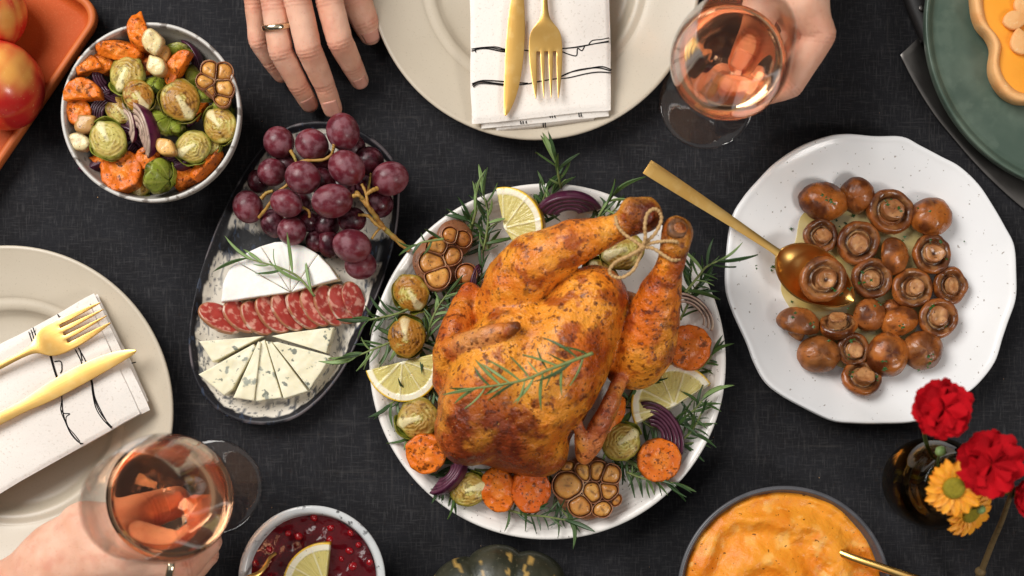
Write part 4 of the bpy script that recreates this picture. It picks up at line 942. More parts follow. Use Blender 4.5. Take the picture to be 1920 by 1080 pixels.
# ------------------------------------------------------------------ roast chicken
def chicken():
    org = P(1010, 690, .02) * [1, 1, 0] + [0, 0, .011]
    Fd = Field((-.125, -.105, .008), (.135, .150, .135), .0014)
    ax = np.array([.459, .889, 0]); pe = np.array([.889, -.459, 0]); up = np.array([0, 0, 1.0])
    def axes(tilt=0, roll=0):
        a = ax * math.cos(tilt) + up * math.sin(tilt); u = np.cross(pe, a) * -1; u = np.cross(a, pe) * -1
        u = np.cross(pe, a); u = u if u[2] > 0 else -u; p2 = pe * math.cos(roll) + u * math.sin(roll); u2 = np.cross(a, p2); u2 = u2 if u2[2] > 0 else -u2
        return np.array([a, p2, u2])
    # body 0, legs 1/2, wings 3/4
    Fd.ell(P(985, 712, .044), axes(0), (.070, .053, .032), .008, 0)
    Fd.ell(P(936, 712, .061), axes(-.05, .16), (.069, .0365, .040), .008, 0)
    Fd.ell(P(1040, 690, .064), axes(-.03, -.16), (.074, .0365, .0425), .0055, 0)
    Fd.ell(P(1108, 570, .064), axes(0), (.028, .026, .032), .010, 0)
    Fd.ell(P(890, 790, .050), axes(0), (.030, .027, .030), .010, 0)
    Fd.ell(P(985, 830, .050), axes(0), (.024, .034, .028), .010, 0)
    Fd.ell(P(962, 605, .044), axes(0), (.026, .020, .026), .006, 0)
    c = lambda *q: tuple(P(q[0], q[1], q[2])) + (q[3],)
    Fd.chain([c(945, 575, .052, .022), c(966, 535, .064, .0235), c(1005, 490, .076, .0215), c(1070, 458, .083, .0165), c(1125, 438, .087, .0120), c(1165, 424, .089, .0096)], .0045, 1)
    Fd.chain([c(1165, 424, .089, .0095), c(1190, 410, .091, .0118), c(1206, 404, .091, .0130)], .004, 1)
    Fd.ell(P(1184, 398, .095), np.eye(3), (.009, .010, .009), .004, 1)
    Fd.chain([c(1188, 672, .046, .0235), c(1209, 648, .056, .0230), c(1224, 600, .068, .0198), c(1239, 550, .080, .0150), c(1254, 508, .090, .0098), c(1260, 488, .094, .0094)], .0045, 2)
    Fd.chain([c(1260, 488, .094, .0094), c(1265, 462, .099, .0112), c(1270, 438, .102, .0122)], .004, 2)
    Fd.chain([c(1120, 600, .036, .020), c(1172, 590, .038, .018), c(1190, 640, .042, .018)], .006, 0)
    Fd.chain([c(852, 712, .052, .0150), c(846, 668, .060, .0130), c(856, 615, .058, .0118), c(872, 572, .050, .0104), c(881, 552, .045, .0088)], .0035, 3)
    Fd.chain([c(846, 660, .066, .0105), c(870, 645, .078, .0090), c(905, 634, .090, .0082), c(940, 622, .096, .0070), c(966, 612, .098, .0040)], .0030, 3)
    Fd.chain([c(1164, 712, .062, .0052), c(1148, 750, .066, .0060), c(1128, 795, .064, .0066), c(1112, 828, .058, .0082), c(1096, 856, .052, .0066)], .0025, 4)
    Fd.chain([c(1086, 796, .066, .0034), c(1090, 822, .063, .0056), c(1094, 846, .057, .0062)], .0025, 4)
    Fd.chain([c(1150, 752, .058, .0060), c(1124, 800, .054, .0070), c(1104, 836, .050, .0070)], .004, 4)
    Fd.prims = [(p[0], p[1]) + p[2:] for p in Fd.prims]
    Fd2 = Fd
    V, F = Fd2.mesh(3)
    N = vnormals(V, F); lab = Fd2.labels(V)
    w = (fbm(V * 42, 3, 4) - .5); w2 = fbm(V * 120, 9, 3) - .5
    V = V + N * (w * .0045 + w2 * .0014)[:, None]
    # crease between the breasts and under the upper leg is in the shape; colour is the roast itself
    k = (D - V[:, 2]) / D * S; px = V[:, 0] / k + CX; py = CY - V[:, 1] / k
    n1 = fbm(V * 26 + 3, 5, 4); n2 = fbm(V * 75, 8, 4); n3 = fbm(V * 200, 11, 3)
    gold = mix(c8(235, 150, 46), c8(206, 102, 22), sstep(.35, .65, n1)); red = c8(150, 58, 14); brown = c8(96, 36, 14)
    cols = mix(gold, red, sstep(.54, .68, n2) * .8)
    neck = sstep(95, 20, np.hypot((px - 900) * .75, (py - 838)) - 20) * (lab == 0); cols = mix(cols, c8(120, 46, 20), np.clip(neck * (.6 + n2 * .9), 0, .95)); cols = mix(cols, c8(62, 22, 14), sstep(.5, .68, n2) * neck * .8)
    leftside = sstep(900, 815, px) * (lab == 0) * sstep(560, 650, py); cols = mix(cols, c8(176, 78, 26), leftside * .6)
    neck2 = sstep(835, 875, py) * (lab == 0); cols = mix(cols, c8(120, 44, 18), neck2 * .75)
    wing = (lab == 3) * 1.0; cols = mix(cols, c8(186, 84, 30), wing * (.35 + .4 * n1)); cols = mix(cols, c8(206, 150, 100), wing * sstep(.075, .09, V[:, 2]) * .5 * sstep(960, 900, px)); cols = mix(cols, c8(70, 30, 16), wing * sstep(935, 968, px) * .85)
    wr = (lab == 4) * 1.0; cols = mix(cols, c8(196, 112, 70), wr * .75); cols = mix(cols, c8(150, 66, 36), wr * sstep(.45, .65, n2) * .6)
    e1 = sstep(70, 30, np.hypot(px - 1205, py - 405)) * (lab == 1); e2 = sstep(62, 30, np.hypot(px - 1270, py - 440)) * (lab == 2)
    cols = mix(cols, c8(112, 44, 22), np.clip(e1 + e2, 0, 1) * .8); cols = mix(cols, c8(70, 26, 18), np.clip(e1 + e2, 0, 1) * sstep(.5, .62, n2) * .7)
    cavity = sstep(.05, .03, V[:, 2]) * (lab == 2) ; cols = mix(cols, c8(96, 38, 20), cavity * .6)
    cols = mix(cols, c8(66, 24, 10), sstep(.62, .72, n3) * .55)
    t = thing('roast_chicken', 'whole golden brown roast chicken, legs tied, on the white platter', 'roast chicken', org)
    names = {0: 'breast', 1: 'drumstick', 2: 'drumstick', 3: 'wing', 4: 'wing'}
    N2 = vnormals(V, F); fl = lab[F]; fl = np.where((fl == fl[:, :1]).all(1), fl[:, 0], np.median(fl, axis=1).astype(int))
    for q in range(1, 5):   # stray flecks of a limb's label go back to the body
        vl = np.arange(len(V)); f = F[fl == q]
        for _ in range(400):
            m = vl[f].min(1); old = vl.copy()
            for i in range(4): np.minimum.at(vl, f[:, i], m)
            if (old == vl).all(): break
        ids, cnt = np.unique(vl[f[:, 0]], return_counts=True); keep = ids[cnt.argmax()]; idx = np.where(fl == q)[0]; fl[idx[vl[f[:, 0]] != keep]] = 0
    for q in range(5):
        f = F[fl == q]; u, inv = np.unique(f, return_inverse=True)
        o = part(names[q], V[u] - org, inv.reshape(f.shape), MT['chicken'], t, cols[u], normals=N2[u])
    for (px_, py_, z, r, nn) in ((1271, 428, .1115, .0075, (.12, .25, 1)), (1216, 400, .094, .0065, (.8, .35, .6))):
        V_, F_ = lathe([(1.0, -.3), (1.0, .0), (.8, .22), (.4, .16), (.1, .1)], 24); V_ = V_ * r; V_[:, :2] *= (1 + .2 * (fbm(V_ * 300, 3, 2) - .5))[:, None]
        part('bone_end', V_, F_, mat('roast_bone', c8(120, 78, 46), .5, layers=[(300, .4, .65, c8(66, 40, 26), .8)], bump=[(300, .4, .001)]), t, loc=P(px_, py_, z) - org, rot=rot_to(nn))
chicken()
def twine():
    org = P(1205, 463, .103); t = thing('twine_bow', 'jute twine bow tying the chicken legs together', 'twine', org)
    ls = [[(1205, 463, .104), (1210, 445, .108), (1209, 425, .110), (1213, 403, .111), (1225, 392, .111), (1236, 397, .110), (1240, 413, .108), (1229, 437, .106), (1214, 452, .104), (1205, 463, .103)],
          [(1205, 463, .104), (1198, 469, .106), (1178, 480, .106), (1155, 491, .104), (1143, 507, .102), (1150, 518, .101), (1167, 520, .101), (1187, 507, .102), (1198, 485, .103), (1205, 463, .103)],
          [(1205, 463, .103), (1190, 452, .102), (1172, 440, .101), (1159, 425, .1005), (1155, 410, .098), (1157, 400, .090)],
          [(1205, 463, .103), (1225, 466, .104), (1245, 479, .105), (1262, 488, .1055), (1277, 484, .102), (1284, 474, .095)],
          [(1205, 463, .104), (1220, 456, .104), (1238, 453, .106), (1252, 452, .109), (1266, 453, .112), (1280, 458, .106)],
          [(1205, 463, .104), (1196, 471, .105), (1185, 476, .105), (1180, 482, .103)]]
    for l in ls:
        q = cat_rom([P(*a) - org for a in l], 12 * len(l)); rr_ = .00125 + .00022 * np.sin(np.arange(len(q)) * 1.1)
        V, F = tube(q, rr_, 8); part('strand', V, F, MT['twine'], t)
    V, F = lathe([(.3, -1), (.9, -.5), (1, 0), (.9, .5), (.3, 1)], 12); part('knot', V * .0026, F, MT['twine'], t)
twine()

# ------------------------------------------------------------------ around the chicken
zf = .022
garlic_half('halved garlic bulb at the left of the chicken, cut cloves up', 822, 488, .036, 54, None, rot=0, seed=1, tone=.25, tilt=(-6, 8), ells=[(-0.07, 0.49, 0.41, 0.33, -20), (0.51, 0.21, 0.27, 0.40, 0), (-0.25, -0.07, 0.51, 0.40, 20), (-0.04, -0.62, 0.51, 0.37, -20)])
garlic_half('two roast garlic cloves joined above the left garlic bulb', 856, 444, .036, 40, None, rot=0, seed=2, tone=.55, tilt=(0, 12), ells=[(-0.32, 0.08, 0.38, 0.43, 20), (0.33, -0.08, 0.38, 0.47, 0)])
garlic_half('single opened roast garlic clove beside the left wing tip', 874, 514, .034, 28, None, rot=0, seed=3, tone=.8, ells=[(0.00, 0.00, 0.79, 0.67, 10)])
garlic_half('large halved garlic bulb below the chicken', 1102, 915, .036, 70, None, rot=0, seed=4, tone=.2, ells=[(-0.57, 0.06, 0.42, 0.37, -10), (-0.22, -0.51, 0.31, 0.29, 20), (0.41, -0.59, 0.25, 0.21, 0), (0.16, -0.16, 0.21, 0.25, 40), (0.57, -0.08, 0.33, 0.17, -20), (0.63, 0.37, 0.35, 0.24, 35), (0.29, 0.50, 0.21, 0.31, -20), (-0.11, 0.49, 0.16, 0.23, 0), (0.80, -0.33, 0.15, 0.17, 0), (-0.58, 0.58, 0.19, 0.16, 0)])
G = 'roast sprouts around the chicken'
sprout('browned halved sprout just below the left garlic bulb', 772, 551, 0.033, 36, -60, (6, -8), 11, brown=.7, group=G)
sprout('dark browned halved sprout above the left lemon slice', 762, 630, 0.035, 38, 95, (0, 4), 12, brown=.9, group=G)
sprout('golden halved sprout below the left lemon slice', 782, 785, 0.033, 40, 195, (4, 0), 13, brown=.45, group=G)
sprout('halved sprout at the lower left platter edge beside dark onion', 880, 918, 0.032, 35, 15, (0, 0), 14, brown=.35, group=G)
sprout('yellow halved sprout between the right wing tip and striped onion', 1167, 828, 0.035, 37, 35, (-4, 6), 15, brown=.3, group=G)
sprout('halved sprout behind the twine bow', 1166, 470, 0.033, 40, 200, (0, 0), 16, brown=.4, group=G)
sprout('shadowed sprout between the drumsticks', 1125, 520, 0.029, 36, 120, (0, 0), 17, brown=.5, group=G)
G = 'roast carrots around the chicken'
carrot('round carrot slice at the lower left edge of the platter', 798, 850, 0.033, 37, 38, 20, (4, -6), seed=1, group=G)
carrot('curved carrot slice below the chicken neck end', 936, 917, 0.031, 33, 43, 10, (0, -14), seed=2, group=G)
carrot('glossy red orange carrot slice left of the large garlic bulb', 994, 920, 0.034, 37, 41, 0, (6, 10), seed=3, red=.35, group=G)
carrot('blackened round carrot slice at lower right of the platter', 1236, 862, 0.034, 41, 40, 0, (2, 4), seed=4, group=G)
carrot('round carrot slice under the right drumstick above the lemon', 1291, 652, 0.031, 41, 43, 0, (0, 6), seed=5, red=.2, group=G)
carrot('long carrot piece under the right wing', 1146, 782, 0.031, 18, 44, -22, (0, 30), seed=6, long=True, group=G)
G = 'lemon slices on the platter'
lemon('lemon slice standing at the upper left of the chicken', 948, 428, 0.032, 76, 22, 158, tilt=(0, -18), seed=1, group=G, start=.2)
lemon('half lemon slice at the left edge of the platter', 756, 676, 0.028, 78, -76, 178, tilt=(4, 4), seed=2, group=G, squash=.92, start=.35)
lemon('half lemon slice right of the chicken above striped onion', 1264, 763, 0.028, 82, 118, 172, tilt=(0, 12), seed=3, group=G, squash=.98, start=.1)
G = 'roast red onions around the chicken'
onion('large dark purple onion piece at the top of the platter', 1066, 405, .034, 56, 4, 4, (0, 1.25), (-38, 0), 1, .85, .5, True, thin=.17, step=.18, group=G, arc=(.08, .92))
onion('dark glossy onion piece beside the lower left carrot slice', 834, 884, .032, 44, 228, 4, (0, 1.25), (-36, 0), 2, .85, .5, True, thin=.17, step=.18, group=G, arc=(.08, .92))
onion('striped black onion wedge under the right lemon slice', 1228, 814, .029, 58, -58, 6, (0, 1.1), (-66, 0), 3, .85, .62, True, thin=.105, group=G, step=.13, arc=(.06, .94))
onion('arched purple onion layers at the right edge of the platter', 1292, 592, .034, 46, -40, 3, (0, .9), (-62, 0), 4, .8, .15, True, thin=.09, group=G, step=.17, arc=(.05, .95))
onion('black onion piece between the drumsticks under the twine', 1098, 500, .034, 40, 60, 3, (0, 1.2), (-50, 0), 5, .8, .75, True, thin=.15, step=.16, group=G)
onion('small dark onion piece between the left wing and upper thigh', 905, 528, .030, 32, 80, 3, (0, 1.2), (-50, 0), 6, .8, .65, True, thin=.15, step=.16, group=G)
G = 'rosemary sprigs on the platter'
R_ = rosemary
R_('upright rosemary tip sticking out above the platter top', [(1052, 352, .036), (1048, 335, .045), (1044, 312, .052), (1042, 300, .056)], 44, 11, 'rosemary', 1, 30, group=G, start=.0, tipn=3)
R_('rosemary sprig beside the upper left lemon slice', [(905, 475, .026), (912, 440, .032), (915, 400, .034), (905, 362, .036)], 44, 22, 'rosemary', 2, 40, group=G)
R_('thin rosemary leaves at the upper rim right of the onion', [(1120, 412, .034), (1128, 396, .038), (1142, 376, .042), (1150, 366, .044)], 48, 9, 'rosemary', 3, 30, group=G)
R_('single pale rosemary stalk near the upper left rim', [(886, 420, .032), (892, 395, .038), (893, 365, .042)], 50, 4, 'rosemary_pale', 4, 14, group=G)
R_('rosemary sprig poking out right of the right drumstick', [(1285, 548, .034), (1308, 520, .040), (1325, 500, .046), (1350, 488, .050)], 52, 14, 'rosemary', 5, 44, group=G)
R_('rosemary sprig hanging over the left rim toward the cheese platter', [(770, 620, .032), (735, 640, .034), (700, 655, .036), (668, 668, .036)], 48, 18, 'rosemary', 6, 42, group=G)
R_('rosemary sprig over the left rim next to dark sprout', [(775, 575, .030), (745, 588, .034), (715, 595, .036), (690, 600, .036)], 44, 16, 'rosemary_dark', 7, 40, group=G)
R_('broad rosemary sprig between left sprouts and left wing', [(800, 640, .028), (808, 605, .032), (822, 575, .034), (838, 552, .036)], 46, 18, 'rosemary', 8, 40, group=G)
R_('rosemary sprig beneath the twine on the left garlic bulb', [(832, 448, .042), (805, 452, .044), (790, 455, .044), (775, 462, .042)], 30, 7, 'rosemary_dark', 9, 40, group=G)
R_('rosemary bunch at the bottom edge of the platter', [(950, 955, .030), (985, 965, .032), (1020, 968, .033), (1060, 975, .032)], 50, 20, 'rosemary_dark', 10, 55, group=G)
R_('rosemary sprig trailing right of the large garlic bulb', [(1175, 885, .028), (1200, 895, .032), (1230, 902, .034), (1262, 905, .034)], 48, 18, 'rosemary_dark', 11, 46, group=G)
R_('pale rosemary sprig beside the right lemon at the platter rim', [(1250, 800, .024), (1280, 785, .028), (1305, 765, .032), (1318, 748, .034)], 46, 20, 'rosemary', 12, 44, group=G)
R_('rosemary sprig under the neck end of the chicken', [(890, 880, .026), (915, 882, .028), (945, 876, .028), (965, 872, .028)], 44, 14, 'rosemary_dark', 13, 40, group=G)
R_('dark rosemary under the right thigh near the lemon', [(1175, 760, .024), (1185, 735, .026), (1200, 722, .026), (1215, 715, .026)], 40, 14, 'rosemary_dark', 14, 40, group=G)
R_('rosemary leaves under the lower right carrot slice', [(1180, 870, .024), (1200, 850, .024), (1225, 838, .024), (1300, 830, .024)], 44, 16, 'rosemary_dark', 15, 46, group=G)
R_('dark rosemary sprig along the left side of the upper thigh', [(905, 610, .022), (900, 575, .026), (898, 545, .028), (905, 500, .030)], 46, 16, 'rosemary_dark', 16, 40, group=G)
for k, (px, py, an, lb) in enumerate([(915, 470, 100, 'left of the upper lemon'), (985, 405, 30, 'right of the upper lemon'), (870, 480, 60, 'beside the left garlic pair'), (840, 560, 200, 'left of the left wing'), (800, 600, 240, 'right of the dark sprout'), (815, 680, 250, 'under the left lemon'), (835, 800, 230, 'by the golden sprout'), (870, 860, 210, 'by the lower left onion'), (960, 880, 260, 'under the two carrot slices'), (1030, 885, 280, 'left of the large garlic bulb'), (1150, 860, 320, 'right of the large garlic bulb'), (1205, 790, 330, 'left of the striped onion'), (1290, 700, 20, 'right of the right thigh'), (1285, 560, 60, 'right of the right drumstick'), (1225, 740, 200, 'under the right lemon')]):
    a_ = math.radians(an); L_ = 62; R_('dark rosemary twig tucked ' + lb, [(px, py, .018), (px + L_ * .35 * math.cos(a_), py - L_ * .35 * math.sin(a_), .020), (px + L_ * .7 * math.cos(a_ + .2), py - L_ * .7 * math.sin(a_ + .2), .024), (px + L_ * math.cos(a_ + .35), py - L_ * math.sin(a_ + .35), .028)], 40, 15, 'rosemary_dark', 90 + k, 46, group=G)
for k, (lb, pp, ln) in enumerate([
  ('rosemary tucked between the upper lemon and the top onion', [(1000, 430, .022), (1015, 400, .024), (1030, 375, .028), (1035, 362, .03)], 42),
  ('rosemary under the left garlic bulb', [(800, 530, .022), (825, 545, .024), (850, 545, .026), (880, 540, .028)], 42),
  ('rosemary between the left lemon and golden sprout', [(800, 745, .022), (775, 742, .024), (750, 748, .026), (730, 758, .028)], 40),
  ('rosemary under the lower left carrot slice', [(835, 830, .022), (815, 815, .024), (790, 812, .024), (770, 818, .026)], 40),
  ('rosemary between lower left onion and sprout', [(860, 860, .022), (850, 885, .024), (845, 910, .026), (850, 930, .03)], 40),
  ('rosemary between garlic bulb and glossy carrot slice', [(1045, 890, .022), (1042, 920, .024), (1050, 950, .026), (1070, 975, .03)], 44),
  ('rosemary under the upper drumstick near the top onion', [(1090, 430, .024), (1115, 425, .026), (1140, 405, .03), (1160, 385, .034)], 44),
  ('rosemary behind the right drumstick near the arched onion', [(1275, 600, .022), (1290, 570, .026), (1300, 545, .03), (1312, 530, .034)], 46),
  ('rosemary at the right platter rim below the lemon', [(1270, 830, .022), (1290, 815, .026), (1305, 795, .03), (1315, 775, .034)], 44),
  ('rosemary beneath the yellow sprout at lower right', [(1140, 830, .022), (1160, 855, .024), (1185, 870, .026), (1200, 880, .028)], 42)]):
    R_(lb, pp, ln, 16, 'rosemary_dark' if k % 3 else 'rosemary', 60 + k, 46, group=G)
R_('large rosemary sprig lying across the chicken breast', [(1112, 662, .119), (1075, 676, .1195), (1030, 693, .119), (985, 712, .1165), (935, 722, .114), (890, 728, .110)], 66, 28, 'rosemary_pale', 17, 44, .0014, group='rosemary garnish', flat=.25)

# ------------------------------------------------------------------ cheese platter
SPH = lathe([(math.sin(p), -math.cos(p)) for p in np.linspace(.06, math.pi - .06, 20)], 28)
def grapes():
    org = P(610, 370, .01); t = thing('grape_bunch', 'bunch of dusty red grapes on the oval platter', 'grapes', org)
    ga = mesh_data('grape', SPH[0], SPH[1], MT['grape']); gb = mesh_data('grape', SPH[0], SPH[1], MT['grape_dark'])
    g = [(523, 267, .036, 29, 30, 20, 0), (585, 272, .040, 32, 30, -30, 0), (643, 247, .046, 31, 35, 10, 0), (650, 315, .055, 36, 32, -35, 0), (693, 302, .030, 27, 27, 0, 1), (731, 335, .040, 36, 31, 20, 0), (510, 323, .036, 27, 26, 0, 0), (568, 333, .054, 34, 31, -20, 0), (484, 340, .024, 20, 22, 0, 1), (465, 388, .030, 28, 31, 20, 0), (537, 381, .046, 31, 26, -20, 0), (623, 377, .056, 39, 31, 10, 0), (512, 419, .026, 23, 28, 25, 1), (547, 433, .034, 27, 27, 0, 0), (660, 412, .034, 27, 24, 0, 1), (710, 382, .026, 28, 27, 0, 1), (591, 452, .024, 18, 21, 0, 1), (660, 461, .042, 37, 31, -10, 0), (676, 497, .026, 30, 27, 0, 0), (618, 455, .022, 24, 29, 10, 1), (578, 415, .026, 20, 20, 0, 1), (603, 340, .032, 26, 26, 0, 1), (612, 420, .024, 25, 25, 0, 1), (540, 310, .024, 26, 26, 0, 1), (660, 277, .026, 26, 26, 0, 1), (600, 300, .026, 27, 27, 0, 1), (690, 345, .022, 26, 26, 0, 1), (560, 385, .022, 25, 25, 0, 1), (640, 350, .024, 26, 26, 0, 1)]
    pos = {}
    for k, (px, py, z, rx, ry, an, dk) in enumerate(g):
        a, b = W(rx, z), W(ry, z); o = inst('grape', gb if dk else ga, t, P(px, py, z) - org, (.3 * math.sin(k), .3 * math.cos(k * 2.1), math.radians(an)), (a, b, (a + b) / 2))
    def st(pts, r0, r1):
        q = cat_rom([P(*a) - org for a in pts], 8 * len(pts)); V, F = tube(q, np.linspace(r0, r1, len(q)) * (1 + .12 * np.sin(np.arange(len(q)) * 1.3)), 9); part('stem', V, F, MT['grape_stem'], t)
    st([(768, 470, .030), (742, 448, .034), (718, 425, .040), (700, 400, .050), (683, 378, .056), (668, 360, .052)], .0022, .0017)
    st([(722, 430, .040), (705, 420, .042), (690, 405, .044), (672, 403, .042)], .0016, .0011)
    st([(700, 400, .050), (690, 385, .056), (686, 362, .056), (678, 345, .056)], .0013, .0010)
    st([(686, 366, .056), (696, 358, .056), (708, 353, .052)], .0012, .0017)
    st([(684, 376, .056), (672, 366, .060), (662, 368, .058)], .0012, .0016)
    st([(690, 360, .050), (693, 340, .046), (695, 325, .042)], .0010, .0008)
    st([(716, 424, .038), (705, 436, .036), (697, 448, .036)], .0010, .0009)
    st([(485, 408, .034), (500, 390, .040), (520, 362, .044), (545, 340, .044), (560, 305, .046), (605, 300, .046), (622, 290, .046)], .0012, .0012)
    st([(545, 283, .040), (552, 295, .044), (556, 305, .044)], .0014, .0010)
    st([(490, 372, .038), (500, 362, .040), (512, 358, .042)], .0016, .0011)
    st([(622, 290, .046), (625, 280, .048), (627, 270, .050)], .0010, .0014)
    st([(560, 385, .040), (578, 395, .042), (580, 408, .040)], .0011, .0010)
grapes()
def wedge(name, label, cat, pts, z0, h, matr, group, cols_fn=None, bev=.001, seed=0):
    zt = z0 + h; pp = np.array([P(x, y, zt)[:2] for x, y in pts]); c = pp.mean(0); o = densify(pp - c, .0016)
    nz = fbm(np.column_stack([o * 200, np.full(len(o), seed)]), seed, 3) - .5; o = o * (1 + nz * .03)[:, None]
    V, F, f, tm = puck(o, h, bev, 0, 10); V[:, 2] += tm * (fbm(V * 120, seed, 3) - .5) * .0016
    t = thing(name, label, cat, (c[0], c[1], z0), group=group)
    part('cheese_body', V, F, matr, t, cols_fn(V, f, tm, c) if cols_fn else None, fix=True, smooth=True)
bw = [('uppermost left blue cheese wedge, pointing right under the salami', [(373, 640), (493, 630), (398, 679)]), ('broad blue cheese wedge at lower left of the fan', [(372, 702), (475, 645), (479, 652), (435, 730), (420, 742)]),
      ('narrow leaning blue cheese wedge left of the fan middle', [(437, 746), (484, 640), (489, 642), (476, 752)]), ('blue cheese wedge in the middle of the fan', [(478, 753), (488, 641), (496, 637), (528, 746)]),
      ('blue cheese wedge right of the fan middle', [(532, 748), (498, 639), (508, 640), (577, 733)]), ('large blue cheese wedge at lower right of the fan', [(580, 730), (511, 642), (520, 641), (621, 668)]), ('uppermost right blue cheese wedge, pointing left under the salami', [(612, 662), (508, 630), (540, 624), (626, 613)])]
for k, (lb, pts) in enumerate(bw): wedge('cheese_wedge', lb, 'cheese', pts, .0090, .015 + .001 * (k % 3), MT['cheese'], 'blue cheese wedges', seed=k)
def brie_cols(apex, Rm):
    def fn(V, f, tm, c):
        a = P(*apex, .033)[:2] - c; d = np.linalg.norm(V[:, :2] - a, axis=1); rind = np.clip(tm * sstep(.75, .88, f + tm) + sstep(Rm * .86, Rm * .93, d), 0, 1)
        return mix(c8(232, 216, 172), c8(238, 234, 228), rind)
    return fn
arc = [(413, 567), (416, 532), (428, 505), (441, 489), (462, 473), (488, 461), (514, 453), (541, 452), (570, 461), (596, 476), (618, 499), (634, 523)]
ix = [0, 3, 5, 7, 9, 11]
bl = ['lower left wedge of the white brie, touching the first salami slice', 'second brie wedge from the left', 'brie wedge left of the middle cut', 'brie wedge right of the middle cut', 'rightmost brie wedge beside the grapes']
for k in range(5):
    pts = [tuple(np.array(q)) for q in arc[ix[k]:ix[k + 1] + 1]]; ap = np.array([545., 548.]); cc = np.mean(pts + [ap], axis=0)
    pts = [tuple(cc + (np.array(q) - cc) * .985) for q in pts + [tuple(ap)]]
    wedge('brie_wedge', bl[k], 'cheese', pts, .0090, .022, MT['brie_rind'], 'brie wedges', brie_cols((545, 548), W(112, .03)), .0018, 20 + k)
def salami(label, px, py, z, L_, w, ang, tilt, seed):
    A, B = W(L_, z), W(w, z); o = blob_outline(A, B, 64, .04, seed); V, F, f, tm = puck(o, .0042, .0012, .0008, 16); V[:, 2] -= .002
    n1 = fbm(V * 330 + seed * 5, seed, 4); n2 = fbm(V * 110 + seed, seed + 4, 3); V[:, 2] += (n2 - .5) * .002
    cols = mix(c8(188, 76, 64), c8(146, 44, 38), n2); cols = mix(cols, c8(222, 160, 140), sstep(.53, .68, n1) * .8); cas = np.clip(sstep(.90, .97, f) + (1 - tm), 0, 1)
    cols = mix(cols, c8(166, 112, 78), cas); cols = mix(cols, c8(222, 200, 180), cas * sstep(.58, .68, fbm(V * 200, seed + 9, 3)) * .8)
    t = thing('salami_slice', label, 'salami', P(px, py, z), (math.radians(tilt[0]), math.radians(tilt[1]), math.radians(ang)), 'row of salami slices'); part('meat', V, F, MT['salami'], t, cols, fix=True)
sl = [(413, 597, .033, 44, 27, -28), (452, 594, .031, 38, 27, -40), (482, 597, .030, 38, 26, -48), (512, 590, .030, 42, 26, -50), (540, 585, .030, 42, 26, -52), (568, 581, .030, 42, 26, -55), (592, 576, .029, 41, 25, -58), (618, 573, .028, 42, 27, -62), (642, 570, .026, 40, 26, -66), (662, 563, .023, 36, 22, -72)]
od = ['leftmost', 'second', 'third', 'fourth', 'fifth', 'sixth', 'seventh', 'eighth', 'ninth', 'rightmost']
for k, (px, py, z, a, b, an) in enumerate(sl): salami('%s salami slice in the row between the two cheeses' % od[k] + (' from the left' if 0 < k < 9 else ''), px, py, z - .009, a, b, an, (-36 + k, 14), k + 1)
rosemary('small rosemary sprig lying on the white brie', [(590, 556, .034), (560, 520, .036), (525, 502, .0365), (498, 494, .036), (462, 484, .035)], 60, 11, 'rosemary_pale', 31, 50, .0010, group='rosemary garnish', flat=.15)

